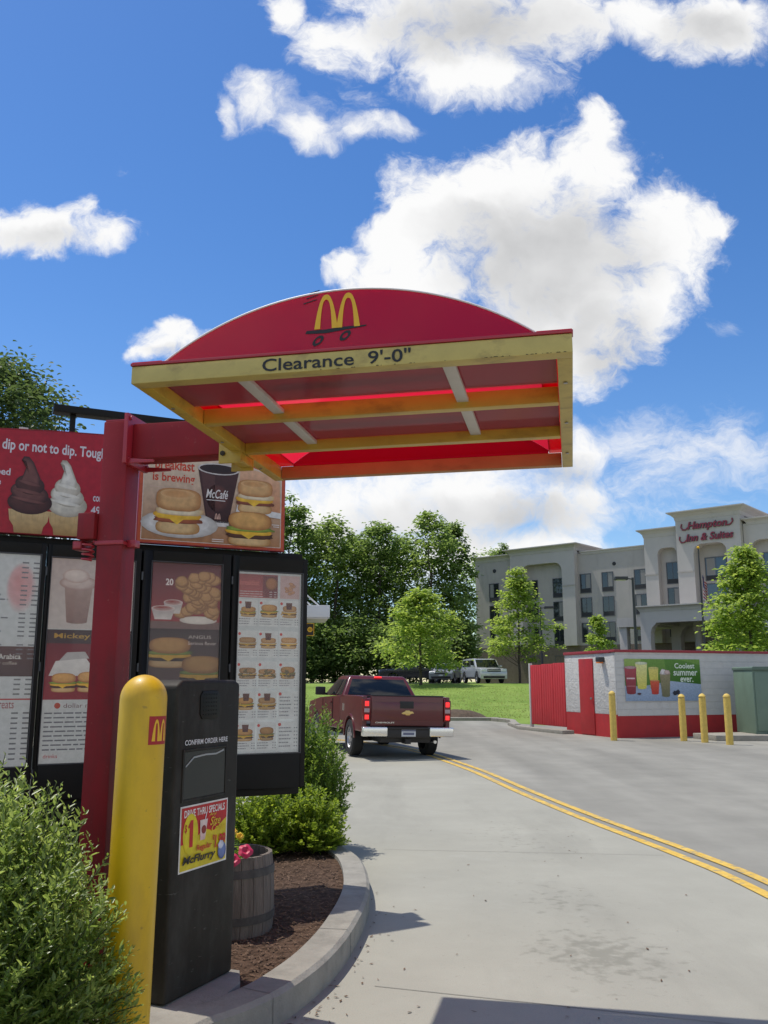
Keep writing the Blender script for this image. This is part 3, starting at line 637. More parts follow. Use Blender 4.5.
for k, ((px, py), lb) in enumerate(zip([(614,740.4),(684,740.8),(705,742.4),(730,744.6)], [
    'slim yellow bollard at the corner of the white enclosure', 'slim yellow bollard in front of the drinks banner',
    'slim yellow bollard between the banner and the green cabinet', 'slim yellow bollard in front of the green utility cabinet'])):
    x, y = G(px, py); bollard('steel_bollard', lb, (x, y, -.005), .092, [1.30,1.22,1.24,1.25][k], 'old_yellow', 'slim yellow bollards along the enclosure')
# ------------------------------------------------------------------ menu board
W_ = (214,216,214)
def menu():
    t = thing('menu_board', 'four panel black drive-through menu board with two picture signs on top', 'menu board', (-2.975, 5.879, .1), R(25.5))
    Z = -.1
    root = t
    legs = [(.02,.10),(1.29,1.37),(1.84,1.92)]
    for a, b in legs:
        m = MB(); m.bx(a, b, .06, .14, 0, 2.6+Z, 'cabinet_black'); m.build('leg', t, bevel=.004)
    for a, b, c in ((.765,.822,.13),(2.545,2.60,.15)): m = MB(); m.bx(-.6, 2.6, .05, c, a+Z, b+Z, 'cabinet_black'); m.build('rail', t, bevel=.004)
    m = MB(); m.bx(-.6, 1.97, -.02, .045, .30+Z, .825+Z, 'cabinet_black'); m.build('skirt', t, bevel=.004)
    def panel(x0, x1, a0, a1, zb, zt, name='menu_panel'):
        m = MB(); zl, zh = .83+Z, 2.54+Z
        m.bx(x0, x1, -.03, .05, zl, zh, 'cabinet_black')
        for q in ((x0,a0,zl,zh),(a1,x1,zl,zh),(a0,a1,zl,zb+Z),(a0,a1,zt+Z,zh)): m.bx(q[0], q[1], -.075, -.0305, q[2], q[3], 'cabinet_black')
        p = m.build(name, t, bevel=.004)
        e = MB(); s = .006
        for q in ((a0-s,a0,zb+Z-s,zt+Z+s),(a1,a1+s,zb+Z-s,zt+Z+s),(a0,a1,zb+Z-s,zb+Z),(a0,a1,zt+Z,zt+Z+s)): e.bx(q[0], q[1], -.077, -.060, q[2], q[3], 'cabinet_edge')
        e.build('trim', p)
        g = MB(); g.bx(a0, a1, -.066, -.063, zb+Z, zt+Z, 'glass_cover'); g.build('glass_cover', p)
        for z in (1.0, 1.7, 2.35): h = MB(); h.tube([(x0-.004,-.078,z+Z-.03),(x0-.004,-.078,z+Z+.03)], .007, 'cabinet_edge', 8); h.build('hinge', p)
        return p
    # panel far left
    p = panel(-.02, .675, .04, .642, 1.05, 2.46)
    A = Art('backlit_print'); w = .60; A.rect(0,0,w,1.41,(204,206,206)); A.lv(2)
    A.ell(w*.82,1.18,.10,.18,(212,150,150),(204,206,206)); A.lv()
    A.lines(.02,1.36,w,4,.034,(90,90,96)); A.lines(.02,1.20,w,5,.032,(90,90,96)); A.lines(.02,1.01,w,6,.03,(80,80,86)); A.lines(.02,.80,w,4,.03,(96,96,100))
    A.rect(0,.585,w,.785,(74,44,42),(96,60,56)); A.lv(); A.text('100% Arabica',.28,.70,.52,.735,(226,222,214),bold=.01); A.text('quality coffee',.30,.655,.50,.685,(190,176,160)); A.lv()
    A.lines(.02,.57,w,4,.032,(90,90,90)); A.rect(0,.43,w,.44,(180,70,70)); A.text('sweet treats',.26,.375,.50,.42,(150,50,60)); A.lv(); A.lines(.02,.35,w,10,.033,(80,80,86))
    A.build('menu_poster', p, (.04,-.0335,1.05+Z))
    # second panel
    p = panel(.685, 1.32, .715, 1.28, 1.06, 2.45)
    A = Art('backlit_print'); w = .565; A.rect(0,0,w,1.39,(206,208,206)); A.lv(2)
    A.rect(0,.90,w,1.39,(206,196,190),(196,178,172)); A.lv()
    cup(A,.19,.95,.19,.26,(150,120,112),(176,150,140),(206,190,182)); A.ell(.19,1.22,.13,.05,(214,196,188),(170,140,132)); A.ell(.17,1.27,.09,.05,(226,212,204),(190,164,156)); A.lv()
    A.rect(0,.80,w,.895,(70,50,50)); A.lv(); A.text("Mickey D's",.05,.825,.42,.872,(190,150,60),bold=.015); A.lv()
    A.rect(0,.42,w,.80,(150,44,50),(120,40,46)); A.lv()
    A.poly([(.03,.58),(.07,.68),(.27,.70),(.30,.66),(.30,.58)],(214,210,206),(226,222,218)); A.poly([(.09,.68),(.14,.74),(.26,.745),(.29,.70)],(190,186,184)); A.lv()
    burger(A,.13,.47,.17,.13); burger(A,.30,.47,.17,.14); pile(A,.42,.46,.3,.2,12); A.lv()
    A.text('dollar menu',.14,.365,.40,.395,(120,90,90)); A.ell(.10,.38,.02,.02,(190,80,50),(170,60,50)); A.lines(.02,.335,w,9,.030,(80,80,88),price=False); A.text('drinks',.03,.035,.12,.06,(170,60,60))
    A.build('menu_poster', p, (.715,-.0335,1.06+Z))
    # third panel
    p = panel(1.335, 1.985, 1.40, 1.92, 1.08, 2.46)
    A = Art('backlit_print'); w = .52; A.rect(0,0,w,1.38,(60,40,38)); A.lv(2)
    A.rect(.0,.95,w,1.38,(150,50,50),(96,44,46)); A.rect(0,.90,w,.955,(120,92,86)); A.lv()
    A.text('20',.11,1.215,.165,1.265,(236,224,220),bold=.03); A.text('Chicken',.185,1.242,.30,1.268,(190,160,160)); A.text('nuggets',.185,1.212,.30,1.236,(226,206,200),bold=.02); A.lv()
    A.ell(.36,.965,.14,.03,(228,220,210),(190,180,170)); pile(A,.355,.975,.36,.34,40,(196,150,96),(130,88,50),.35)
    for cx, cz, rr in ((.17,1.09,.07),(.10,1.045,.085)):
        A.poly([(cx-rr,cz),(cx+rr,cz),(cx+rr*.7,cz-.08),(cx-rr*.7,cz-.08)],(214,206,202),(170,160,158)); A.ell(cx,cz,rr,.022,(150,50,40),(226,216,210))
    A.lv(); A.rect(0,.45,w,.88,(86,62,58),(66,48,46)); A.lv()
    burger(A,.16,.62,.32,.22,meat=(70,44,34),dim=.8); burger(A,.40,.47,.32,.24,meat=(70,44,34),dim=.72); A.lv()
    A.text('ANGUS',.29,.83,.46,.855,(190,176,166)); A.text('Serious flavor',.29,.785,.50,.81,(206,190,180)); A.text('the',.02,.54,.05,.555,(200,190,180)); A.text('burger',.02,.505,.11,.53,(200,190,180)); A.text('clubhouse',.02,.465,.16,.495,(226,216,206),bold=.01); A.lv()
    A.rect(0,0,w,.43,(150,120,100),(110,80,66)); A.lv(); burger(A,.15,.1,.26,.22); burger(A,.39,.1,.26,.22,True)
    A.build('menu_poster', p, (1.40,-.0335,1.08+Z))
    # fourth panel
    p = panel(2.0, 2.60, 2.05, 2.56, 1.08, 2.425)
    A = Art('backlit_print'); w = .51; A.rect(0,0,w,1.345,(196,200,200)); A.lv(2)
    A.rect(.01,1.15,.32,1.33,(176,96,92),(150,80,80)); A.rect(.20,1.155,.32,1.32,(92,70,74)); A.rect(.34,1.15,.50,1.33,(196,168,164)); A.lv()
    A.text('breakfast',.02,1.245,.17,1.285,(206,120,110),bold=.01); A.ell(.27,1.26,.05,.05,(176,120,80),(120,80,60)); pile(A,.42,1.18,.14,.1,9,(200,150,110),(150,110,90)); A.lines(.02,1.20,.3,3,.018,(206,190,186)); A.lv()
    def row(z, hgt, cells, c=(206,208,206)):
        n = len(cells)
        for i, k in enumerate(cells):
            x0 = .012+i*(w-.02)/3; x1 = x0+(w-.02)/3-.012; cx = (x0+x1)/2
            A.rect(x0, z, x1, z+hgt, (212,214,212)); A.lv()
            if k != 't':
                burger(A, cx+random.uniform(-.008,.008), z+hgt*.34, random.uniform(.115,.145), hgt*random.uniform(.38,.52), muffin=(k == 'm' or random.random() < .3), dim=random.uniform(.72,.95)); pile(A, cx-.045, z+hgt*.36, .05, hgt*.25, 5, (206,170,90), (160,120,60)) if random.random() < .5 else None
                if k in 'cm': A.poly([(cx-.02,z+hgt*.66),(cx+.02,z+hgt*.66),(cx+.026,z+hgt*.92),(cx-.026,z+hgt*.92)], (84,50,44), (110,70,60)); A.lv()
                if k == 'w': pile(A, cx, z+hgt*.4, .12, hgt*.3, 8, (120,110,70), (92,70,50))
                A.ell(x0+.014, z+hgt*.88, .011, .011, (200,70,60), (190,60,56)); A.lines(x0+.005, z+hgt*.28, x1-x0, 3, hgt*.09, (110,112,118))
            else:
                A.ell(x0+.014, z+hgt*.9, .012, .012, (200,70,60), (190,60,56)); A.lines(x0+.01, z+hgt*.8, x1-x0, 6, hgt*.13, (110,112,118))
    row(.935,.20,'cbm'); row(.70,.20,'bmb'); row(.475,.195,'www'); row(.245,.205,'cmt'); row(.02,.205,'cbt')
    A.build('menu_poster', p, (2.05,-.0335,1.08+Z))
    # header: soft cones
    def header(x0, x1, zb, top, border):
        m = MB(); poly = [(x0,zb),(x1,zb)]+list(reversed(top)); m.prism([(p[0],p[1]+Z) for p in poly], -.02, .05, border)
        o = m.build('header_sign', t, bevel=.004); return o, poly
    top = [(-.62,3.19),(-.3,3.265),(.0,3.315),(.32,3.345),(.7,3.37),(1.06,3.385)]
    o, poly = header(-.62, 1.06, 2.605, top, 'paint_red'); o['label'] = 'red picture sign with two soft ice cream cones'
    A = Art(); A.poly([(p[0]*.995, p[1]-(.012 if p[1] > 3 else -.004)) for p in poly], (178,28,44)); A.lv(2)
    A.text('To dip or not to dip. Tough choice?', -.02, 3.175, 1.245, 3.275, (226,220,222), bold=.022) if False else None
    A.text('To dip or not to dip. Tough', .235, 3.172, 1.035, 3.272, (222,216,220), bold=.022)
    A.text('Dipped', .22, 2.995, .405, 3.06, (216,210,214), bold=.02); A.text('Cone', .22, 2.94, .35, 2.985, (216,210,214), bold=.02); A.text('99\u00a2', .22, 2.845, .345, 2.925, (216,210,214), bold=.02)
    A.text('cone', .965, 2.875, 1.05, 2.915, (216,210,214), bold=.02); A.text('49\u00a2', .955, 2.765, 1.05, 2.84, (216,210,214), bold=.02); A.lv(2)
    def cone(cx, zb, w, body, dark, lite):
        A.poly([(cx-w*.33,2.612),(cx+w*.33,2.612),(cx+w*.36,2.66),(cx+w*.46,2.70),(cx+w*.5,2.775),(cx-w*.5,2.775),(cx-w*.46,2.70),(cx-w*.36,2.66)], (176,138,84), (222,190,136)); A.lv()
        for k in range(7): A.poly([(cx-w*.44+w*.13*k,2.70),(cx-w*.43+w*.13*k,2.70),(cx-w*.45+w*.137*k,2.77),(cx-w*.46+w*.137*k,2.77)], (196,158,102))
        A.lv()
        A.ell(cx, 2.83, w*.54, .085, body, dark, n=26, off=(-.4,.3)); A.ell(cx-w*.02, 2.895, w*.47, .075, lite, dark, rot=-.2, off=(-.4,.4)); A.ell(cx-w*.03, 2.955, w*.36, .07, body, dark, rot=-.15, off=(-.4,.4))
        A.blob([(cx-w*.28,2.97),(cx+w*.20,2.95),(cx+w*.22,3.0),(cx+w*.12,3.06),(cx+w*.02,3.12),(cx-w*.10,3.155),(cx-w*.22,3.155),(cx-w*.27,3.13),(cx-w*.22,3.125),(cx-w*.16,3.12),(cx-w*.15,3.08),(cx-w*.2,3.03)], (cx-w*.06,3.03), lite, dark); A.lv()
        for zz, ww, ro in ((2.845,.42,.15),(2.905,.38,.16),(2.965,.28,.2)): A.ell(cx-w*.05, zz, w*ww, .014, lite, body, rot=-ro)
    cone(.795, 2.6, .245, (226,218,200), (176,164,144), (240,234,220)); A.lv(2)
    cone(.545, 2.6, .27, (92,52,46), (60,32,30), (128,80,72))
    A.build('picture', o, (0,-.0215,Z))
    # header: breakfast
    top = [(1.28,3.27),(1.45,3.325),(1.62,3.345),(1.85,3.335),(2.05,3.30),(2.25,3.245),(2.42,3.18)]
    o, poly = header(1.28, 2.42, 2.60, top, 'bracket_red'); o['label'] = 'orange-edged breakfast picture sign with coffee cup and sandwiches'
    A = Art(); A.poly([(1.85+(p[0]-1.85)*.985, 2.95+(p[1]-2.95)*.98) for p in poly], (196,84,48)); A.lv(2)
    A.poly([(1.85+(p[0]-1.85)*.945, 2.95+(p[1]-2.95)*.93) for p in poly], (222,206,190)); A.lv()
    A.poly([(1.85+(p[0]-1.85)*.935, 2.95+(p[1]-2.95)*.915) for p in poly], (176,124,82), (226,206,180)); A.lv(2)
    A.poly([(2.03,2.90),(2.38,2.87),(2.37,3.15),(2.2,3.22),(2.05,3.24)], (206,140,96), (222,176,140)); A.lv()
    A.text('breakfast', 1.395, 3.165, 1.69, 3.245, (206,70,40), bold=.02); A.text('is brewing', 1.38, 3.055, 1.695, 3.14, (206,70,40), bold=.02); A.rect(1.36,3.025,1.46,3.03,(210,180,160)); A.lv(2)
    A.poly([(1.795,2.79),(1.965,2.79),(2.035,3.19),(1.715,3.21)], (62,36,32), (74,42,38)); A.poly([(1.795,2.76),(1.965,2.76),(1.972,2.80),(1.788,2.80)], (222,214,206)); A.lv()
    A.poly([(1.80,2.82),(1.86,2.82),(1.85,3.15),(1.74,3.18)], (76,46,42), (92,58,52)); A.ell(1.88,2.98,.09,.11,(104,60,50),(66,38,34)); A.lv()
    A.ell(1.875,3.205,.163,.045,(226,218,212),(206,198,190)); A.ell(1.875,3.205,.148,.036,(40,24,22),(58,36,32)); A.lv()
    A.text('McCaf\u00e9', 1.785, 2.975, 1.955, 3.045, (236,228,220), shear=.25, bold=.012); A.rect(1.79,2.957,1.935,2.963,(236,228,220)); A.arches(1.855, 2.815, .05, .045, .011, (214,170,150)); A.lv(2)
    A.ell(1.595,2.755,.29,.105,(236,232,226),(190,182,172)); A.ell(1.595,2.765,.22,.07,(214,206,196),(226,220,212)); A.lv()
    burger(A,1.58,2.68,.36,.35,True,(176,96,60)); A.lv()
    A.poly([(2.02,2.885),(2.38,2.855),(2.385,2.90),(2.03,2.94)],(226,222,216)); A.lv()
    burger(A,2.17,2.88,.30,.27,True,(150,80,50)); A.lv(); burger(A,2.135,2.625,.37,.27,False,(96,60,40)); A.lv()
    A.rect(2.31,2.80,2.37,2.806,(236,226,216)); A.rect(2.32,2.785,2.37,2.791,(236,226,216)); A.rect(1.84,2.655,1.93,2.661,(236,226,216)); A.rect(1.84,2.64,1.93,2.646,(236,226,216))
    A.build('picture', o, (0,-.0215,Z))
    # slim lamp bar above the signs
    b = MB(); b.bx(.66, 1.72, .02, .13, 3.525+Z, 3.58+Z, 'cabinet_black'); b.bx(.78, .82, .06, .09, 3.30+Z, 3.525+Z, 'cabinet_black'); b.bx(1.55, 1.59, .06, .09, 3.30+Z, 3.525+Z, 'cabinet_black'); b.build('lamp_bar', t, bevel=.006)
    c = MB(); c.bx(.44, .50, .0, .05, 3.357+Z, 3.372+Z, 'white_rail'); c.build('clip', t, bevel=.003)
menu()

# ------------------------------------------------------------------ plants
def leaves(C, D, N, L, W, fold=.15):
    """six-point leaves: C base points, D directions, N normals, L lengths, W widths"""
    D = D/np.linalg.norm(D, axis=1, keepdims=True); S = np.cross(D, N); S /= (np.linalg.norm(S, axis=1, keepdims=True)+1e-9); U = np.cross(S, D)
    L = L[:, None]; W = W[:, None]
    p0 = C; p1 = C+D*L*.35+S*W*.5+U*W*fold; p2 = C+D*L*.72+S*W*.38-U*L*.04+U*W*fold; p3 = C+D*L-U*L*.12; p4 = C+D*L*.72-S*W*.38-U*L*.04+U*W*fold; p5 = C+D*L*.35-S*W*.5+U*W*fold
    V = np.stack([p0,p1,p2,p3,p4,p5], 1).reshape(-1, 3); n = len(C); b = np.arange(n)[:, None]*6
    F = np.concatenate([b+np.array([[0,1,2,3]]), b+np.array([[0,3,4,5]])], 0)
    return V, F
def shrub(name, label, loc, rad, h, shoots, per, L, W, mt, up=.5, group=None, seed=1, spread=1.0, start=.35, tipout=1.0, kmin=.72):
    r = np.random.default_rng(seed); t = thing(name, label, 'shrub', loc, 0, group)
    Cs, Ds, Ns, Ls, Ws = [], [], [], [], []; st = MB()
    for i in range(shoots):
        a = r.uniform(0, 2*pi); q = math.sqrt(r.uniform(0, 1)); el = r.uniform(0, 1)
        # target on dome surface
        th = math.acos(1-el*(1-.02)) ; rr = math.sin(th); zz = math.cos(th)
        k = r.uniform(kmin, 1.04)*tipout**r.uniform(0,1)
        tip = np.array([cos(a)*rr*rad[0]*k, sin(a)*rr*rad[1]*k, h*(.12+.88*zz)*k])
        base = np.array([tip[0]*.25*spread, tip[1]*.25*spread, 0.0])
        ctrl = np.array([tip[0]*.75, tip[1]*.75, tip[2]*(.35+.4*(1-up))+.1*h])
        ctrl = ctrl*(1-up)+np.array([tip[0]*.55, tip[1]*.55, tip[2]*.62])*up
        B = lambda s: (1-s)**2*base+2*s*(1-s)*ctrl+s*s*tip
        dB = lambda s: 2*(1-s)*(ctrl-base)+2*s*(tip-ctrl)
        if i % 5 == 0: st.tube([tuple(B(s)) for s in (0,.3,.6,.85,1)], [.006,.005,.004,.003,.0015], 'stem', 5)
        for j in range(per):
            s = start+(1-start)*(j+r.uniform(0,.6))/per; p = B(min(s, 1)); d = dB(min(s,1)); d = d/(np.linalg.norm(d)+1e-9)
            ph = j*2.4+r.uniform(0,.8); o = np.array([cos(ph), sin(ph), .25]); o = o-d*o.dot(d); o /= np.linalg.norm(o)
            dr = o*r.uniform(.5,1)+d*r.uniform(.35,.9)+np.array([0,0,up*.25]); Cs.append(p+r.normal(0,.006,3)); Ds.append(dr)
            Ns.append(np.array([r.normal(0,.35), r.normal(0,.35), 1.0])); l = L*r.uniform(.65,1.2)*(1-.35*(s>.95)); Ls.append(l); Ws.append(W*r.uniform(.75,1.2)*l/L)
    V, F = leaves(np.array(Cs), np.array(Ds), np.array(Ns), np.array(Ls), np.array(Ws))
    np_mesh('foliage', V, F, mt, t); st.build('stem', t, smooth=True)
    return t
shrub('leafy_shrub', 'large rounded green shrub with narrow glossy leaves in front of the yellow bollard', (-1.68, 3.58, .1), (.76,.62), 1.23, 1500, 34, .042, .0135, 'leaf_bush', up=.42, seed=3, start=.42, kmin=.86)
shrub('lime_shrub', 'low lime green shrub under the menu board beside the barrel', (-1.10, 8.2, .1), (.44,.40), .62, 320, 26, .042, .026, 'leaf_lime', up=.4, seed=5, start=.3)
shrub('lime_shrub', 'low lime green shrub at the kerb below the tall spiky one', (-.66, 8.35, .1), (.36,.38), .60, 300, 26, .042, .024, 'leaf_lime', up=.4, seed=6, start=.3)
shrub('upright_shrub', 'tall spiky green shrub with upright shoots at the right end of the menu board', (-.74, 9.05, .1), (.42,.5), 1.24, 460, 46, .050, .018, 'leaf_dark_shrub', up=.95, seed=8, start=.2, tipout=1.15)
def barrel():
    t = thing('barrel_planter', 'weathered wooden half barrel planter standing on mulch behind order post', 'planter', (-.955, 5.82, .115))
    prof = lambda z: .245+.035*sin(pi*min(1, .25+z/.75))
    zs = [0,.08,.16,.25,.34,.42,.45]; n = 22
    m = MB()
    for k in range(n):
        a0, a1 = 2*pi*(k+.02)/n, 2*pi*(k+.98)/n; V = []
        top = random.uniform(-.004,.006)
        for z in zs:
            zz = z+(top if z == zs[-1] else 0)
            for rr in (prof(z), prof(z)-.024):
                for a in (a0, a1): V.append((rr*cos(a), rr*sin(a), zz))
        F = []
        for i in range(len(zs)-1):
            b, c = i*4, (i+1)*4
            F += [(b,b+1,c+1,c),(b+3,b+2,c+2,c+3),(b+2,b,c,c+2),(b+1,b+3,c+3,c+1)]
        F += [(0,2,3,1),((len(zs)-1)*4,(len(zs)-1)*4+1,(len(zs)-1)*4+3,(len(zs)-1)*4+2)]
        m.add(V, F, 'barrel_wood')
    m.build('barrel_wall', t)
    for z in (.10, .36):
        h = MB(); h.lathe([(prof(z-.02)+.001,z-.022),(prof(z-.02)+.005,z-.022),(prof(z+.02)+.005,z+.022),(prof(z+.02)+.001,z+.022)], 'barrel_hoop', 36, cap=False); h.build('hoop', t, smooth=True)
    s = MB(); s.lathe([(.25,.38),(.15,.40),(0,.405)], 'soil', 24); s.build('soil', t, smooth=True)
barrel()
def flower_plant(name, label, loc, petal, heads, seed):
    r = np.random.default_rng(seed); t = thing(name, label, 'flower', loc)
    n = 60; a = r.uniform(0, 2*pi, n); q = r.uniform(0,.06,n); C = np.stack([np.cos(a)*q, np.sin(a)*q, r.uniform(0,.10,n)], 1)
    D = np.stack([np.cos(a), np.sin(a), r.uniform(-.1,.8,n)], 1); N = np.stack([r.normal(0,.3,n), r.normal(0,.3,n), np.ones(n)], 1)
    V, F = leaves(C, D, N, r.uniform(.03,.06,n), r.uniform(.018,.03,n)); np_mesh('leaf', V, F, 'leaf_dark_shrub', t)
    for (x, y, z, rad) in heads:
        m = MB(); V = [(0,0,-.012)]; k = 25
        for i in range(k):
            b = 2*pi*i/k; w = rad*(.86+.16*abs(cos(2.5*b))); V.append((w*.55*cos(b), w*.55*sin(b), .006))
        for i in range(k):
            b = 2*pi*i/k; w = rad*(.84+.18*abs(cos(2.5*b))); V.append((w*cos(b), w*sin(b), .004*sin(5*b)-.004))
        F = [(0,1+i,1+(i+1) % k) for i in range(k)]+[(1+i,1+k+i,1+k+(i+1) % k,1+(i+1) % k) for i in range(k)]
        m.M = Matrix.Translation((x,y,z)) @ Matrix.Rotation(R(50), 4, 'X') @ Matrix.Rotation(R(15), 4, 'Y')
        m.add(V, F, petal); m.M = None; m.tube([(x*.3,y*.3,0),(x,y+.01,z-.01)], .003, 'stem', 5); m.build('bloom', t, smooth=True)
flower_plant('petunia', 'pink petunia with two blooms in the half barrel', (-.90, 5.70, .50), 'petal_pink', [(.075,-.11,.11,.046),(.01,-.14,.065,.042)], 1)
flower_plant('marigold', 'small yellow flower behind the pink petunia in the barrel', (-.955, 5.84, .50), 'petal_yellow', [(.02,-.05,.19,.028),(.06,-.03,.16,.025)], 2)

# ------------------------------------------------------------------ trees
def tree(name, label, base, h, rad, trunk, crown0, mt, clumps, per, leaf, seed, group=None, shape='oval', flat=.55, gap=.0, csize=.22):
    r = np.random.default_rng(seed); t = thing(name, label, 'tree', base, 0, group); st = MB()
    z0 = crown0
    prof = {'oval': lambda u: math.sqrt(max(0, 1-(2*u-1)**2))**.8, 'cone': lambda u: (1-u)**.75*(min(1, u/.14+.35)), 'tall': lambda u: (min(1, u/.25+.5))*math.sqrt(max(0, 1-u**2.6)), 'maple': lambda u: min(1, (u/.22)+.55)*(1-u**1.8)**.8}[shape]
    n1 = 9; wob = [(r.normal(0,.012)*h*i/n1, r.normal(0,.012)*h*i/n1) for i in range(n1+1)]
    tp = [(wob[i][0], wob[i][1], h*.93*i/n1) for i in range(n1+1)]; st.tube(tp, [trunk*(1-i/n1)**.8+.012 for i in range(n1+1)], 'bark', 7)
    lob = r.uniform(.75, 1.15, 7); lp = r.uniform(0, 6.28)
    Cs = []; Sz = []
    for i in range(clumps):
        u = r.uniform(0, 1)**.9; a = r.uniform(0, 2*pi); k = (.35+.65*math.sqrt(r.uniform(0,1)))
        amp = 1+.22*sin(3*a+lp+u*5)*lob[int(u*6.99)]+r.normal(0,.07)
        rr = rad*prof(u)*k*amp; z = z0+(h-z0)*u
        Cs.append((cos(a)*rr, sin(a)*rr, z+r.normal(0,.02)*h)); Sz.append(rad*csize*r.uniform(.6,1.3)*(1-.35*u))
        if i % max(1, clumps//26) == 0:
            zb = max(.15*h, z-rr*.55-.02*h); f = min(1, zb/(h*.93)); st.tube([(wob[int(f*n1)][0], wob[int(f*n1)][1], zb), (cos(a)*rr*.55, sin(a)*rr*.55, (zb+z)/2), (cos(a)*rr*.95, sin(a)*rr*.95, z)], [trunk*.32*(1-.6*u), trunk*.2*(1-.6*u), .01], 'bark', 5)
    Cs = np.array(Cs); Sz = np.array(Sz)
    C = np.repeat(Cs, per, 0); S = np.repeat(Sz, per)[:, None]; n = len(C)
    off = r.normal(0, .55, (n, 3)); off[:, 2] *= flat; P = C+off*S
    D = off+r.normal(0,.6,(n,3)); D[:, 2] = D[:, 2]*.5-.15; N = np.stack([r.normal(0,.45,n), r.normal(0,.45,n), np.ones(n)], 1)
    V, F = leaves(P, D, N, leaf*r.uniform(.7,1.3,n), leaf*.62*r.uniform(.7,1.3,n)); np_mesh('crown', V, F, mt, t); st.build('trunk', t, smooth=True)
    return t
G_ = 'tall trees of the wood behind the lawn'
wood = [ # px, distance, height, radius, kind, label
 (288,90,18.4,3.0,'tall','leaf_wood','dark narrow tree beside the breakfast sign, leftmost of the wood'),
 (312,94,16.0,3.4,'oval','leaf_wood_b','rounded tree above the white awning in the wood'),
 (334,91,16.3,3.6,'tall','leaf_wood_b','mid green tall tree above the pickup roof in the wood'),
 (357,96,15.8,3.2,'tall','leaf_wood','dark gap-filling tree between two taller trees of the wood'),
 (379,92,16.2,3.4,'tall','leaf_wood','tall tree left of the bright maple in the wood'),
 (402,96,15.2,3.4,'oval','leaf_wood','rounded tree just behind the bright maple'),
 (431,91,16.9,3.8,'tall','leaf_wood_b','tallest broad tree behind the bright maple'),
 (455,94,16.2,2.4,'tall','leaf_wood','slim dark tree beside the left end of the hotel'),
 (492,128,18.6,5.0,'oval','leaf_wood_b','pale green tree rising behind the left end of the hotel roof'),
 (506,126,18.8,2.6,'oval','leaf_wood','small tree top poking over the left end of the hotel roof'),
 (262,92,15.6,4.0,'tall','leaf_wood','dark tree of the wood hidden behind the menu board'),
 (228,95,15.6,4.4,'oval','leaf_wood_b','wide tree of the wood hidden behind the order post'),
]
for i, (px, Y, h, rd, shp, mt, lb) in enumerate(wood):
    x = (px-384)/FOC*Y*.98
    tree('woodland_tree', lb, (x, Y, 1.44), h+.15, rd, .22, h*.10, mt, 210, 32, .37, 20+i, G_, shp, .55, csize=.30)
for i, (px, Y, h, rd) in enumerate([(296,86.8,6.5,3.2),(322,87,5.2,3.2),(352,88,6.2,3.4),(384,87.5,5.4,3.2),(410,88,6,3.0),(440,87,5.2,3.0),(456,88,6.4,2.2)]):
    x = (px-384)/FOC*Y*.98
    tree('understorey_tree', ['low dark tree filling the wood edge below the awning','low dark tree behind the pickup mirror','low dark tree above the pickup roof','low dark tree above the dark parked car','low tree hidden behind the bright maple','low dark tree right of the bright maple','low dark tree next to the hotel corner'][i], (x, Y, 1.44), h, rd, .10, .4, 'leaf_wood', 80, 44, .36, 60+i, 'low trees along the wood edge', 'oval', .6, csize=.38)
tree('maple_tree', 'bright green young maple on the lawn behind the pickup', (2.46, 60.5, 1.36), 6.2, 3.0, .10, 1.15, 'leaf_maple', 120, 46, .26, 41, None, 'maple', .38, csize=.26)
tree('maple_tree', 'bright green pointed young tree in front of the left hotel wing', (9.75, 65, 1.45), 7.9, 2.7, .09, 1.7, 'leaf_maple', 105, 44, .26, 42, None, 'cone', .34, csize=.26)
tree('maple_tree', 'small pale green tree above the red gate in front of the hotel', (14.35, 60, 1.32), 4.5, 1.3, .05, .6, 'leaf_maple', 55, 40, .2, 43, None, 'cone', .4, csize=.32)
tree('maple_tree', 'large bright green maple rising behind the white enclosure', (18.35, 45, .4), 7.9, 2.55, .10, 1.5, 'leaf_maple', 190, 52, .22, 44, None, 'cone', .36, csize=.24)
tree('shade_tree', 'dense dark tree rising over the ice cream sign', (-10.2, 20.5, -.02), 9.7, 2.6, .2, 2.2, 'leaf_shade', 260, 120, .14, 45, None, 'oval', .6, csize=.26)
# ------------------------------------------------------------------ vehicles (local +y is forward)
def wheel(t, x, y, r, w, side):
    m = MB(); m.lathe([(r*.62,-w/2),(r*.93,-w/2),(r,-w*.36),(r,w*.36),(r*.93,w/2),(r*.62,w/2)], 'tyre', 28, (0,0,0), 'x', False); o = m.build('wheel', t, smooth=True)
    o.location = (x, y, r)
    q = MB(); s = side
    q.lathe([(r*.62,s*w*.42),(r*.60,s*w*.30),(r*.56,s*w*.18)], 'rim', 28, (0,0,0), 'x', False)
    for k in range(6):
        a = 2*pi*k/6; R_ = Matrix.Rotation(a, 3, 'X'); q.box(R_ @ Vector((s*w*.33, 0, r*.32)), (w*.10, r*.15, r*.52), 'rim', R_)
    q.lathe([(r*.16,s*w*.40),(0,s*w*.44)] if s > 0 else [(r*.16,s*w*.40),(0,s*w*.44)], 'rim', 14, (0,0,0), 'x')
    q.lathe([(r*.60,s*w*.10),(0,s*w*.10)], 'chip_dark', 20, (0,0,0), 'x'); q.build('rim', o)
    return o
def arch_profile(pts_top, wheels, zb, r):
    """side polygon (y,z): bottom edge with wheel arches, then the given top points from front to back"""
    P = []
    for yc in sorted(wheels):
        for k in range(11):
            a = pi-pi*k/10; P.append((yc+r*cos(a), max(zb, .40+r*sin(a))))
    return [(pts_top[-1][0], zb)]+P+[(pts_top[0][0], zb)]+pts_top
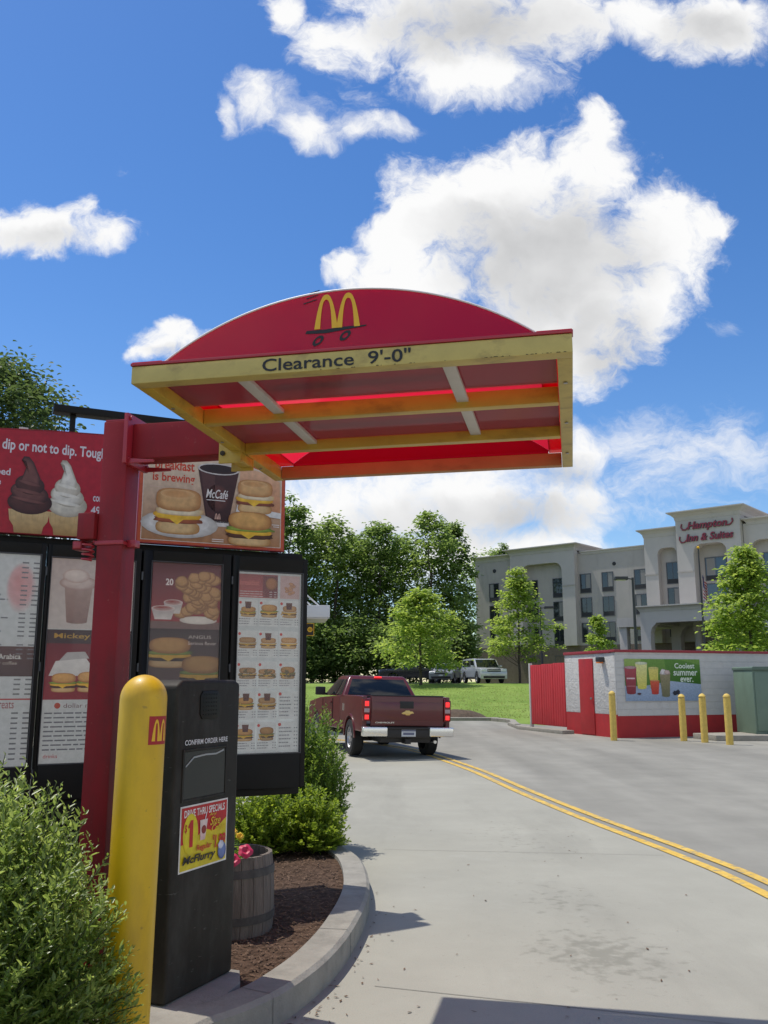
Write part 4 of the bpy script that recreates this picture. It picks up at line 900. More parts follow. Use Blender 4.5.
def pickup():
    t = thing('pickup_truck', 'dark red pickup truck seen from behind with brake lights lit', 'pickup', (.475, 19.25, 0), R(16)); t.rotation_euler = (0, R(1.3), R(16))
    W = .97
    # cab and front body
    cab = MB(); side = arch_profile([(5.70,.62),(5.72,.95),(5.60,1.08),(4.35,1.20),(2.12,1.27)], [4.75], .52, .47)
    cab.prism(side, -W, W, 'truck_red', 'x'); body = cab.build('body', t, bevel=.035, seg=3)
    # bed
    for s in (-1, 1):
        b = MB(); sd = arch_profile([(2.10,1.29),(.06,1.29)], [1.17], .56, .46)
        b.prism(sd, s*W, s*(W-.10), 'truck_red', 'x'); b.build('bed_side', t, bevel=.03, seg=3)
        f = MB(); ro = [(1.17+.50*cos(a), .40+.50*sin(a)) for a in [pi*k/14 for k in range(15)]]; ri = [(1.17+.445*cos(a), .40+.445*sin(a)) for a in [pi*k/14 for k in range(15)]]
        f.prism(ro+list(reversed(ri)), s*(W-.02), s*(W+.018), 'truck_red', 'x'); f.build('fender_flare', t, bevel=.01)
    b = MB(); b.bx(-.86,.86,.12,2.10,.60,.72,'truck_dark'); b.bx(-.86,.86,2.02,2.10,.72,1.27,'truck_dark'); b.build('bed_floor', t)
    # tailgate
    g = MB(); g.bx(-.80,.80,.0,.07,.68,1.30,'truck_red'); tg = g.build('tailgate', t, bevel=.018, seg=3)
    g = MB(); g.bx(-.78,.78,-.012,.0,.80,1.17,'truck_red'); g.build('tailgate_panel', tg, bevel=.010)
    g = MB(); g.bx(-.80,.80,-.014,.06,1.292,1.318,'truck_dark'); g.build('tailgate_cap', tg, bevel=.006)
    g = MB(); g.bx(-.17,.13,-.020,-.0125,1.045,1.19,'truck_dark'); g.build('handle', tg, bevel=.004)
    g = MB(); g.prism([(-.14,.945),(-.105,.925),(-.05,.925),(-.04,.905),(.045,.905),(.055,.925),(.105,.945),(.14,.945),(.105,.985),(.05,.985),(.04,1.005),(-.045,1.005),(-.055,.985),(-.105,.965)], -.024, -.0125, 'gold'); g.build('emblem', tg, bevel=.003)
    g = MB()
    mb_text(g, 'CHEVROLET', -.70, .735, -.28, .765, -.003, 'chrome', bold=.02); g.build('lettering', tg)
    # lights
    for s in (-1, 1):
        l = MB(); l.prism([(s*.81,.78),(s*.965,.78),(s*.972,1.22),(s*.81,1.25)], -.012, .16, 'lens_red'); tl = l.build('taillight', t, bevel=.012)
        for z0, z1 in ((1.085,1.185),(.815,.905)):
            q = MB(); q.bx(s*.85 if s > 0 else -.935, .935 if s > 0 else -.85, -.018, -.011, z0, z1, 'brake_lit'); q.build('brake_lamp', tl, bevel=.006)
        q = MB(); q.bx(s*.835 if s > 0 else -.95, .95 if s > 0 else -.835, -.018, -.011, .955, 1.035, 'tail_white'); q.build('reverse_lamp', tl, bevel=.006)
    # bumper
    for s in (-1, 1):
        m = MB(); x0, x1 = sorted((s*.46, s*1.0)); m.bx(x0, x1, -.13, .02, .47, .665, 'chrome'); m.build('bumper_end', t, bevel=.028, seg=3)
    m = MB(); m.bx(-.458,.458,-.10,.02,.45,.62,'truck_dark'); m.bx(-.455,.455,-.13,.0,.62,.66,'truck_dark'); bm_ = m.build('bumper_step', t, bevel=.008)
    m = MB(); m.bx(-.155,.155,-.108,-.1005,.475,.615,'plate'); m.bx(-.155,.155,-.110,-.1075,.58,.612,'plate_dark'); m.bx(-.12,.12,-.1105,-.1082,.505,.555,'plate_dark'); m.build('number_plate', t)
    m = MB(); m.bx(-.55,.55,.1,5.2,.34,.5,'truck_dark'); m.bx(-.82,.82,1.09,1.25,.32,.46,'truck_dark'); m.tube([(.62,-.02,.36),(.62,.7,.36)],.035,'chrome'); m.bx(-.06,.06,-.08,.2,.32,.42,'truck_dark'); m.build('chassis', t)
    # greenhouse
    z0, z1 = 1.255, 1.735; yr, yf = 2.16, 4.28
    lo = [(-.90,yr),(.90,yr),(.88,yf),(-.88,yf)]; hi = [(-.70,yr+.24),(.70,yr+.24),(.68,yf-.72),(-.68,yf-.72)]
    h = MB(); V = [(*p,z0) for p in lo]+[(*p,z1-.05) for p in hi]+[(p[0]*.93,p[1]+(.06 if i < 2 else -.1),z1) for i, p in enumerate(hi)]
    F = [(0,1,5,4),(1,2,6,5),(2,3,7,6),(3,0,4,7),(4,5,9,8),(5,6,10,9),(6,7,11,10),(7,4,8,11),(8,9,10,11),(3,2,1,0)]
    h.add(V, F, 'truck_red'); h.build('roof', t, bevel=.03, seg=3)
    def pane(nm, q, mt='glass_dark', push=.012, sh=.0):
        a, b_, c, d = [Vector(p) for p in q]; n = (b_-a).cross(d-a).normalized()
        m = MB(); m.add([p+n*push for p in (a,b_,c,d)]+[p-n*.01 for p in (a,b_,c,d)], [(0,1,2,3),(4,7,6,5),(0,4,5,1),(1,5,6,2),(2,6,7,3),(3,7,4,0)], mt); return m.build(nm, t, bevel=.004)
    def lerp(p, q, s): return tuple(p[i]+(q[i]-p[i])*s for i in range(3))
    rl, rr, tl_, tr_ = V[0], V[1], V[4], V[5]
    def on(a, b_, c, d, u, v): return lerp(lerp(a, b_, u), lerp(d, c, u), v)
    Q = lambda a,b_,c,d,u0,u1,v0,v1: [on(a,b_,c,d,u0,v0), on(a,b_,c,d,u1,v0), on(a,b_,c,d,u1,v1), on(a,b_,c,d,u0,v1)]
    pane('rear_window', Q(V[0],V[1],V[5],V[4],.06,.94,.08,.92))
    pane('windscreen', Q(V[2],V[3],V[7],V[6],.05,.95,.06,.95))
    for a, b_, c, d in ((V[1],V[2],V[6],V[5]),(V[3],V[0],V[4],V[7])):
        rev = a == V[3]
        for u0, u1 in ((.07,.33),(.37,.92)):
            if rev: u0, u1 = 1-u1, 1-u0
            pane('side_window', Q(a,b_,c,d,u0,u1,.06,.9))
    m = MB(); m.bx(-.09,.09,2.375,2.40,1.69,1.725,'brake_lit'); m.build('high_brake_lamp', t, bevel=.006)
    for s in (-1, 1):
        m = MB(); m.box((s*1.10,3.72,1.36),(.24,.10,.20),'truck_dark'); m.box((s*.98,3.74,1.29),(.14,.05,.06),'truck_dark'); m.build('side_mirror', t, bevel=.025, seg=3)
        m = MB(); m.bx(min(s*.968,s*.985), max(s*.968,s*.985), 2.85, 2.86+.0, .6, 1.2, 'truck_dark'); m.bx(min(s*.968,s*.978), max(s*.968,s*.978), 3.98, 3.99, .6, 1.18, 'truck_dark'); m.build('door_seam', t)
        m = MB(); m.bx(min(s*.968,s*1.0), max(s*.968,s*1.0), 2.98, 3.2, 1.08, 1.125, 'truck_red'); m.build('door_handle', t, bevel=.01)
        for y in (1.17, 4.75): wheel(t, s*.85, y, .395, .24, s)
        m = MB(); m.bx(min(s*.968,s*.976), max(s*.968,s*.976), 1.66, 1.95, .98, 1.12, 'chrome') if False else m.bx(min(s*.968,s*.975), max(s*.968,s*.975), 1.72, 1.86, .94, 1.10, 'chrome'); m.build('badge', t)
        m = MB(); m.bx(min(s*.70,s*.93), max(s*.70,s*.93), 5.69, 5.74, .72, .92, 'headlight'); m.build('headlight', t, bevel=.01)
pickup()
def car(name, label, loc, rz, L, Wd, zb, zr, paint, kind='suv', group=None):
    t = thing(name, label, 'car', loc, rz, group); W = Wd/2; r = .36 if kind != 'sedan' else .32
    hood = zb-.06; yw = (L*.19, L*.79)
    b = MB(); b.prism(arch_profile([(L-.02,.55),(L,.75),(L-.12,hood-.06),(L*.72,hood+.02),(.12,zb),(.0,zb-.12)], yw, .28, r+.07), -W, W, paint, 'x'); b.build('body', t, bevel=.05, seg=3)
    y0, y1, y2, y3 = {'suv': (.06,.22,L*.60,L*.72), 'sedan': (.75,1.35,L*.52,L*.70), 'truck': (L*.36,L*.40,L*.58,L*.70)}[kind]
    rw = .86 if kind == 'suv' else .76
    h = MB(); V = [(-W*.93,y0,zb-.02),(W*.93,y0,zb-.02),(W*.93,y3,zb-.03),(-W*.93,y3,zb-.03),(-W*rw,y1,zr-.03),(W*rw,y1,zr-.03),(W*rw,y2,zr-.03),(-W*rw,y2,zr-.03),(-W*(rw-.08),y1+.1,zr),(W*(rw-.08),y1+.1,zr),(W*(rw-.08),y2-.12,zr),(-W*(rw-.08),y2-.12,zr)]
    F = [(0,1,5,4),(1,2,6,5),(2,3,7,6),(3,0,4,7),(4,5,9,8),(5,6,10,9),(6,7,11,10),(7,4,8,11),(8,9,10,11),(3,2,1,0)]
    h.add(V, F, paint); h.build('roof', t, bevel=.03)
    def lerp(p, q, s): return Vector(p)*(1-s)+Vector(q)*s
    def pane(nm, a, b_, c, d, u0, u1, v0, v1):
        on = lambda u, v: lerp(lerp(a,b_,u), lerp(d,c,u), v); q = [on(u0,v0), on(u1,v0), on(u1,v1), on(u0,v1)]; n = (q[1]-q[0]).cross(q[3]-q[0]).normalized()
        m = MB(); m.add([p+n*.012 for p in q]+[p-n*.01 for p in q], [(0,1,2,3),(4,7,6,5),(0,4,5,1),(1,5,6,2),(2,6,7,3),(3,7,4,0)], 'glass_dark'); m.build(nm, t)
    pane('rear_window', V[0],V[1],V[5],V[4],.06,.94,.1,.9); pane('windscreen', V[2],V[3],V[7],V[6],.05,.95,.06,.94)
    for q in ((V[1],V[2],V[6],V[5]),(V[3],V[0],V[4],V[7])):
        for u0, u1 in ((.06,.34),(.37,.62),(.65,.93)): pane('side_window', *q, u0, u1, .1, .88)
    for s in (-1, 1):
        for y in yw: wheel(t, s*(W-.10), y, r, .22, s)
        m = MB(); a, c = sorted((s*W*.58, s*W*.93)); m.bx(a, c, L-.10, L+.005, hood-.24, hood-.10, 'headlight'); m.build('headlight', t, bevel=.01)
        m = MB(); m.bx(a+.02, c, -.012, .05, zb-.36, zb-.18, 'lens_red'); m.build('taillight', t, bevel=.01)
        m = MB(); m.box((s*(W+.10),L*.66,zb+.06),(.2,.1,.14),paint); m.build('side_mirror', t, bevel=.02)
    m = MB(); m.bx(-W*.5,W*.5,L-.04,L+.014,hood-.27,hood-.09,'truck_dark'); m.bx(-W*.8,W*.8,L-.04,L+.018,.34,.50,'truck_dark'); m.bx(-W*.5,W*.5,L+.012,L+.022,hood-.20,hood-.15,'silver'); m.build('grille', t, bevel=.008)
    m = MB(); m.bx(-.16,.16,L+.019,L+.024,.52,.62,'plate'); m.build('number_plate', t)
    if kind == 'suv':
        for s in (-1, 1): m = MB(); m.tube([(s*W*.62,y1+.2,zr+.03),(s*W*.62,y2-.3,zr+.03)],.02,'chrome'); m.build('roof_rail', t)
    return t
zg = 1.503
def head(hx, hy): return math.atan2(-hx, hy)
c0 = Vector((7.4, 64.0)); hd = Vector((.20,-1)).normalized(); b0 = c0-hd*3.6
car('silver_car', 'boxy silver car facing the lawn from the parking lot', (b0.x, b0.y+.6, zg), head(*hd), 5.1, 1.93, 1.12, 1.73, 'silver', 'suv')
car('parked_pickup', 'dark pickup parked sideways beneath the bright maple', (5.2, 74, zg), head(-1,.04), 5.6, 1.95, 1.20, 1.85, 'car_dark', 'truck')
car('parked_car', 'dark grey car parked right of the dark pickup', (5.3, 71.5, zg), head(-.25,-1), 4.5, 1.8, 1.0, 1.5, 'car_grey', 'sedan')
car('parked_car', 'small white car parked left of the boxy silver car', (5.55, 78.4, zg), head(-.15,-1), 4.4, 1.75, 1.0, 1.45, 'car_white', 'sedan')
car('parked_car', 'dark maroon car parked between the pointed tree and the red gate', (12.9, 73, zg), head(.95,-.3), 4.6, 1.8, 1.0, 1.48, 'car_maroon', 'sedan')

# ------------------------------------------------------------------ enclosure, gate, banner, utility cabinet
EC = Vector((6.81, 26.554, 0)); ED = Vector((-.927, 2.732, 0)).normalized(); ER = Vector((ED.y, -ED.x, 0))
erz = math.atan2(ER.y, ER.x)   # local x along the right face, local y away from us along the left face
def enclosure():
    t = thing('block_enclosure', 'white painted block enclosure with red base band and red coping', 'enclosure', (EC.x, EC.y, 0), erz); Hh = 2.46; LX, LY = 8.0, 2.88
    m = MB(); m.bx(0, LX, 0, .2, .62, Hh, 'block_white_smooth'); m.bx(0, LX, 0, .2, -.05, .615, 'wall_red'); m.build('front_wall', t)
    m = MB(); m.bx(.0, .2, .202, LY, .62, Hh, 'block_white')
    m.bx(-.03, .2, .002, LY, .66, 2.44, 'block_white') ; m.build('side_wall', t, bevel=.01)
    m = MB(); m.bx(-.034, .2, .004, LY-.002, -.05, .655, 'wall_red'); m.build('base_band', t)
    m = MB(); m.bx(LX-.2, LX, .202, LY+2, -.05, Hh, 'block_white'); m.bx(.202, LX-.202, LY, LY+.2, -.05, Hh, 'block_white'); m.build('back_wall', t)
    m = MB(); m.bx(-.06, LX, -.03, .23, Hh+.001, Hh+.075, 'coping_red'); m.bx(-.06, .23, .231, LY+.02, Hh-.018, Hh+.072, 'coping_red'); m.build('coping', t, bevel=.01)
    d = MB(); d.bx(-.06, -.031, 1.18, 1.98, .03, 2.30, 'wall_red'); do = d.build('door', t, bevel=.006)
    k = MB(); k.lathe([(.0,-.06),(.035,-.055),(.035,-.03),(.015,-.02),(.015,0)], 'metal_grey', 12, (-.061,1.26,1.10), 'x'); k.build('door_knob', do, smooth=True)
    l = MB(); l.box((-.13,.62,2.26),(.20,.20,.14),'pole_dark'); l.build('wall_lamp', t, bevel=.02)
    g = MB(); g.box((-.15,.62,2.165),(.15,.16,.04),'orange'); g.build('lamp_lens', t, bevel=.008)
enclosure()
def gate():
    t = thing('red_gate', 'red panelled gate with white edge at the left end of the enclosure', 'gate', (EC.x+ED.x*2.90, EC.y+ED.y*2.90, .11), erz)
    for k in range(3):
        m = MB(); y0 = .02+k*.78; m.bx(-.02, .05, y0, y0+.765, .06, 2.10-.02*k, 'gate_red')
        for i in range(5): m.bx(-.026, -.0205, y0+.02+.15*i, y0+.145+.15*i, .08, 2.08-.02*k, 'gate_red')
        m.build('gate_panel', t, bevel=.004)
    m = MB(); m.bx(-.04,.07,2.37,2.45,-.1,2.12,'white_rail'); m.build('gate_post', t, bevel=.006)
gate()
def drinks_banner():
    t = thing('drinks_banner', 'green printed banner with four cold drinks on the white wall', 'banner', tuple(EC+ER*.28-Vector((-ER.y,ER.x,0))*.018+Vector((0,0,1.04))), erz)
    w, h = 2.30, 1.16
    b = MB(); b.bx(0, w, 0, .012, 0, h, 'trim_white'); b.build('backing', t)
    t.scale = (1.16,1,1.06)
    A = Art(); A.lv(6); A.rect(0,0,w,h,(150,166,186),(150,166,186)); A.lv(4)
    A.poly([(0,.42),(.5,.40),(1.35,.55),(w,.46),(w,h),(0,h)], (78,120,40), (110,150,60)); A.lv(3)
    A.poly([(1.30,.56),(w,.46),(w,1.0),(1.6,h),(1.2,h)], (60,106,32), (86,134,44)); A.poly([(0,.7),(.45,.75),(.5,h),(0,h)], (120,150,60), (150,174,90)); A.lv(3)
    A.poly([(0,0),(w,0),(w,.46),(1.35,.55),(.8,.35),(0,.26)], (140,160,186), (170,184,204)); A.lv(3)
    cup(A,.50,.36,.36,.68,(216,206,90),(226,222,150),(220,224,190)); A.lv(3)
    cup(A,.86,.36,.30,.55,(206,196,70),(222,206,110),(216,206,120)); A.lv(3)
    cup(A,.17,.22,.36,.70,(134,36,52),(170,70,80),(190,150,150)); A.rect(.05,.60,.29,.64,(222,190,190)); A.rect(.05,.40,.30,.42,(190,120,124)); A.lv(3)
    cup(A,.88,.20,.28,.36,(190,50,40),(214,90,60),(220,150,90)); A.lv(3)
    cup(A,1.20,.14,.32,.62,(112,110,80),(150,140,104),(200,196,186)); A.ell(1.16,.80,.10,.08,(232,226,220),(176,160,150),wob=.15); A.ell(1.27,.79,.09,.07,(214,190,180),(150,120,110),wob=.15); A.lv(3)
    A.ell(1.47,.22,.07,.06,(40,44,60),(30,34,50),wob=.3); A.ell(1.57,.24,.05,.07,(44,46,62),(30,34,50),wob=.3); A.ell(.40,.20,.06,.03,(80,50,60),(70,50,60)); A.lv(3)
    A.text('Coolest',1.50,.90,2.12,1.05,(226,236,216),bold=.02); A.text('summer',1.46,.70,2.20,.83,(226,236,216),bold=.02); A.text('ever.',1.66,.52,2.06,.65,(226,236,216),bold=.02)
    A.build('print', t)
drinks_banner()
def utility_cabinet():
    x, y = 10.49, 26.387; t = thing('utility_cabinet', 'grey green utility cabinet with double doors on concrete pad', 'cabinet', (x, y-.55, .15), R(4))
    m = MB(); m.bx(.05, 2.35, .05, 1.25, 0, 1.78, 'cabinet_green'); m.build('body', t, bevel=.015)
    m = MB(); m.prism([(.03,1.78),(2.37,1.78),(2.37,1.85),(2.34,1.88),(.06,1.88),(.03,1.85)], .0, 1.28, 'cab_edge_green'); m.build('lid', t, bevel=.01)
    for a, b in ((.10,.615),(.635,1.45)):
        d = MB(); d.bx(a, b, .018, .048, .08, 1.72, 'cabinet_green'); do = d.build('door', t, bevel=.006)
        if a > .5:
            h = MB(); h.bx(.70,.75,-.01,.017,.78,1.05,'chip_dark'); h.build('handle', do, bevel=.005); h = MB(); h.bx(.66,.76,.013,.0175,1.32,1.52,'orange'); h.build('warning_label', do)
    m = MB(); m.bx(.02,2.4,.01,.05,-.0,.07,'cab_edge_green'); m.build('plinth', t)
    p = MB(); p.prism([(9.15,25.25),(8.9,26.4),(13.4,27.9),(14.6,25.25)], -.02, .148, 'curb', 'z'); tag(p.build('concrete_pad', bevel=.02), kind='structure')
utility_cabinet()

# ------------------------------------------------------------------ hotel
def hotel():
    t = thing('hotel', 'long pale grey three storey hotel with red script sign on its tower', 'hotel', (22, 92, 0), R(-40.5)); Z0 = 1.35
    def block(nm, x0, x1, yf, yb, z1, mt='stucco', base=True):
        m = MB(); m.bx(x0, x1, yf, yb, 5.3 if base else Z0, z1, mt)
        if base: m.bx(x0-.03, x1+.03, yf-.03, yb, Z0, 5.297, 'brick_base')
        return m.build(nm, t)
    def cornice(x0, x1, yf, yb, z, d=.45, hh=.55, nm='cornice'):
        m = MB(); pr = [(0,z),(0,z+hh)]
        V = []; rows = [(.03,z-hh),(.10,z-hh*.55),(.22*d/.45,z-hh*.25),(d,z),(d,z+.10)]
        for o, zz in rows: V += [(x0-o,yf-o,zz),(x1+o,yf-o,zz),(x1+o,yb,zz),(x0-o,yb,zz)]
        F = [];
        for i in range(len(rows)-1):
            for k in range(4): F.append((i*4+k, i*4+(k+1) % 4, (i+1)*4+(k+1) % 4, (i+1)*4+k))
        n = (len(rows)-1)*4; F.append((n,n+1,n+2,n+3)); F.append((3,2,1,0)); m.add(V, F, 'stucco_pale'); m.build(nm, t)
    def arch_front(nm, x0, x1, ox0, ox1, z0, z1, oz, yf, yb, ch=.9):
        # wall front with a tall opening whose upper corners are rounded
        q = [(x0,z0),(ox0,z0),(ox0,oz-ch)]+[(ox0+ch*(1-cos(a)), oz-ch+ch*sin(a)) for a in (.4,.8,1.2)]+[(ox0+ch,oz),(ox1-ch,oz)]+[(ox1-ch+ch*sin(a), oz-ch+ch*cos(a)) for a in (.4,.8,1.2)]+[(ox1,oz-ch),(ox1,z0),(x1,z0),(x1,z1),(x0,z1)]
        m = MB(); m.prism(q, yf, yb, 'stucco_pale'); m.build(nm, t)
        b = MB(); b.bx(x0-.04, ox0+.0, yf-.05, yf-.003, oz-2.6, oz-2.45, 'stucco'); b.bx(ox1, x1+.04, yf-.05, yf-.003, oz-2.6, oz-2.45, 'stucco'); b.build('band', t)
    block('wing_wall', -15.1, -10.0, .0, 16, 15.15); cornice(-15.1, -10.0, .0, 16, 15.5, .5)
    block('main_wall', -2.3, 6.2, 0, 16, 14.9); cornice(-1.5, 6.2, 0, 16, 15.0, .2, .3)
    block('pavilion_wall', -9.99, -2.31, .0, 16, 15.2); arch_front('pavilion_front', -9.95, -2.05, -8.5, -3.55, 5.3, 15.4, 14.1, -.75, -.002); cornice(-9.95, -2.05, -.75, 12, 15.85, .55, .6)
    block('entrance_wall', 6.21, 9.5, 0, 16, 15.6); arch_front('entrance_front', 5.75, 9.3, 7.1, 9.05, 5.3, 16.0, 14.5, -.75, -.002, .6); cornice(5.75, 9.3, -.75, 12, 16.35, .55, .7)
    block('tower_wall', 9.51, 15.4, 0, 10, 16.8); arch_front('tower_front', 9.35, 15.45, 10.95, 14.05, 5.3, 17.1, 14.45, -1.4, -.002, .8); cornice(9.35, 15.45, -1.4, 6, 17.6, .65, .75)
    block('east_wall', 15.41, 33, 0, 16, 16.0); arch_front('east_front', 15.5, 20.4, 16.1, 19.4, 5.3, 16.0, 14.4, -.75, -.002, .8); cornice(15.9, 33, -.75, 14, 16.35, .45, .5)
    def window(x, z, w, h, y=-.0, glass='win_glass', ptac=True):
        f = MB(); fr = .07
        f.bx(x-w/2-fr,x-w/2,y-.06,y-.001,z-h/2-fr,z+h/2+fr,'win_frame'); f.bx(x+w/2,x+w/2+fr,y-.06,y-.001,z-h/2-fr,z+h/2+fr,'win_frame'); f.bx(x-w/2,x+w/2,y-.06,y-.001,z-h/2-fr,z-h/2,'win_frame'); f.bx(x-w/2,x+w/2,y-.06,y-.001,z+h/2,z+h/2+fr,'win_frame')
        f.bx(x-.02,x+.02,y-.045,y-.026,z-h/2+(.42 if ptac else 0),z+h/2,'win_frame'); o = f.build('window', t)
        g = MB(); zb = z-h/2+(.42 if ptac else 0); g.bx(x-w/2,x+w/2,y-.025,y-.002,zb,z+h/2,glass)
        if random.random() < .65:
            s = random.choice((-1,1)); a, b = sorted((x+s*w*.05, x+s*w*.46)); g.bx(a, b, y-.0275, y-.0255, zb+.03, z+h/2-.03, 'curtain')
        if ptac: g.bx(x-w/2,x+w/2,y-.05,y-.002,z-h/2,zb-.003,'grille')
        g.build('pane', o)
    for zc in (11.45, 8.95, 6.35):
        for x in (-12.6, -7.55, -4.45): window(x, zc, 1.15, 1.95)
        for x in (-1.2, 1.3, 4.85): window(x, zc+.25, 1.15, 1.9)
        window(8.25, zc+.6, 1.15, 2.0, glass='win_glass'); window(12.5, zc+.7, 1.95, 2.1, glass='win_blue')
        for x in (17.7, 22.2, 25, 28): window(x, zc+.7, 1.5, 2.1, glass='win_blue')
    for x in (-7.55, -4.45, -1.2, 1.3): window(x, 3.3, 1.1, 1.9)
    v = MB(); v.lathe([(.22,0),(.22,.03),(0,.03)], 'grille', 14); o = v.build('vent', t); o.rotation_euler = (R(90),0,0); o.location = (-12.5,-.001,13.9)
    v = MB(); v.lathe([(.2,0),(.2,.03),(0,.03)], 'grille', 14); o = v.build('vent', t); o.rotation_euler = (R(90),0,0); o.location = (2.1,-.001,13.5)
    # script sign
    def script(dx, dz, y, mt, bold, m):
        mb_text(m, 'Hampton', 10.55+dx, 15.68+dz, 14.35+dx, 16.62+dz, y, mt, shear=.25, bold=bold)
        mb_text(m, 'Inn & Suites', 10.35+dx, 14.72+dz, 14.85+dx, 15.46+dz, y, mt, shear=.25, bold=bold)
    m = MB()
    for y in (-1.50,-1.47,-1.44): script(0, 0, y, 'sign_back', .045, m)
    def swash(pts, y, r, mt): m.tube([(a, y, b) for a, b in pts], r, mt, 6)
    for y, r, mt in ((-1.47,.08,'sign_back'),(-1.54,.045,'sign_red')):
        swash([(10.0,16.5),(9.92,16.2),(10.05,15.93),(10.32,15.9),(10.6,16.1)], y, r, mt); swash([(14.3,15.95),(14.6,15.98),(14.85,16.25),(14.8,16.55)], y, r, mt)
        swash([(9.75,15.3),(9.7,15.0),(9.85,14.72),(10.12,14.7),(10.4,14.9)], y, r, mt)
    script(0, 0, -1.56, 'sign_red', .012, m); m.build('script_sign', t)
    # porte-cochere
    m = MB(); x0, x1, yf = 8.7, 20.0, -9.0
    arch = lambda a, b, zt: [(a,1.5),(a+.9,1.5),(a+.9,zt-.9),(a+1.05,zt-.45),(a+1.5,zt),(b-1.5,zt),(b-1.05,zt-.45),(b-.9,zt-.9),(b-.9,1.5),(b,1.5),(b,zt+1.35),(a,zt+1.35)]
    for y in (yf, -2.4): m.prism(arch(x0, x1, 6.7), y, y+.8, 'stucco_pale')
    for x in (x0+.01, x1-.81): m.prism([(p[0], p[1]) for p in [(yf+.8,6.7),(-2.4,6.7),(-2.4,8.04),(yf+.8,8.04)]], x, x+.8, 'stucco', 'x')
    m.bx(x0+.05, x1-.05, yf+.05, -.8, 7.3, 7.95, 'stucco'); m.build('entrance_canopy', t)
    cornice(x0, x1, yf, -.8, 8.1, .4, .4, 'canopy_cornice')
    m = MB(); m.bx(5.1, x0-.02, -6.2, -.8, 6.6, 7.45, 'stucco_pale'); m.build('side_canopy', t)
    for x, y in ((5.2,-6.0),(7.4,-6.0)):
        m = MB(); m.bx(x, x+.75, y, y+.75, 1.5, 6.597, 'stucco_pale'); m.build('column', t, bevel=.04)
    for x in (12.0, 15.6): m = MB(); m.lathe([(.45,1.5),(.45,2.0),(.34,2.1),(.30,6.0),(.42,6.15),(.42,7.29)], 'stucco_pale', 16, (x,-4.2,0)); m.build('column', t, smooth=True)
    m = MB(); m.bx(11.2, 13.8, -.06, -.031, 1.6, 4.6, 'win_glass'); m.build('entrance_door', t)
hotel()
def lamp_post(loc, h, arms, label, rz=0):
    t = thing('lamp_post', label, 'lamp post', loc, rz, 'dark lamp posts of the hotel car park')
    m = MB(); m.tube([(0,0,0),(0,0,h)], [.11,.075], 'pole_dark', 10); m.lathe([(.22,0),(.22,.35),(.12,.45)], 'concrete', 14); m.build('pole', t, smooth=True)
    for s in arms:
        a = MB(); a.tube([(0,0,h-.1),(s*.35,0,h-.05)], .04, 'pole_dark'); a.box((s*.72,0,h-.05),(.78,.42,.2),'pole_dark'); o = a.build('lamp_head', t, bevel=.03)
        g = MB(); g.box((s*.74,0,h-.16),(.55,.32,.02),'lamp_glass'); g.build('lens', o)
lamp_post((15.42, 55, 1.02), 6.93, (-1,), 'tall dark lamp post with single head in front of the hotel')
lamp_post((13.15, 75, 1.48), 6.3, (-1,1), 'dark lamp post with two heads beside the pointed tree')
def flagpole():
    t = thing('flagpole', 'tall flagpole standing in front of the hotel tower', 'flagpole', (24.25, 68, 1.46))
    m = MB(); m.tube([(0,0,0),(0,0,10.2)], [.10,.05], 'pole_dark', 10); m.build('pole', t, smooth=True)
    m = MB(); m.lathe([(0,10.2),(.10,10.27),(.12,10.32),(.10,10.38),(0,10.44)], 'logo_yellow', 12); m.build('finial', t, smooth=True)
    f = thing('flag', 'limp striped red white and blue flag hanging from the pole', 'flag', (24.30, 67.95, 8.0))
    V = []; F = []; mi = MB(); nu, nv = 14, 14
    def P(u, v): return (.10+.45*u*(.5+.6*v)+.06*sin(9*u+3*v), .12*sin(11*u+2*v), 1.9*(1-v)-.75*u*(1-.2*v)-.2)
    for j in range(nv):
        for i in range(nu):
            q = [P(i/nu,j/nv),P((i+1)/nu,j/nv),P((i+1)/nu,(j+1)/nv),P(i/nu,(j+1)/nv)]
            mi.add(q, [(0,1,2,3)], 'flag_blue' if (i < 6 and j < 7) else ('flag_red' if j % 2 == 0 else 'flag_white'))
    mi.build('cloth', f, smooth=True)
flagpole()
# ------------------------------------------------------------------ restaurant beyond the lane
def restaurant():
    t = thing('restaurant', 'restaurant side wall with white pickup window awning behind the menu board', 'restaurant', (-3.05, 29.2, 0), R(7))
    m = MB(); m.bx(-13, 0, 0, 12, -.05, 4.7, 'rest_wall'); m.build('wall', t); m = MB(); m.bx(-13.2, .12, -.2, 12.2, 4.7, 4.95, 'coping_red'); m.build('roof', t, bevel=.03)
    m = MB(); m.bx(.01, 1.30, .3, 2.6, 3.70, 4.10, 'awning_white'); m.bx(.01, 1.26, .34, 2.56, 3.66, 3.70, 'trim_white'); aw = m.build('awning', t, bevel=.02)
    for y in (.5, 2.4): m = MB(); m.tube([(.0,y,4.9),(.95,y,4.09)], .025, 'awning_white'); m.build('tie_rod', aw, smooth=True)
    m = MB(); m.bx(.25,.52,.6,.8,3.02,3.66,'logo_yellow'); m.bx(.525,.80,.6,.72,3.10,3.52,'chip_dark'); sg = m.build('hanging_sign', t, bevel=.02)
    m = MB(); m.lathe([(.085,0),(.085,.012),(.055,.012),(.055,0)], 'logo_yellow', 16); o = m.build('ring_mark', sg); o.rotation_euler = (R(90),0,0); o.location = (.66,.598,3.31)
    m = MB(); m.bx(.0,.06,1.0,2.2,1.1,2.4,'win_frame'); m.bx(.061,.07,1.06,2.14,1.16,2.34,'win_glass'); m.build('window', t)
restaurant()

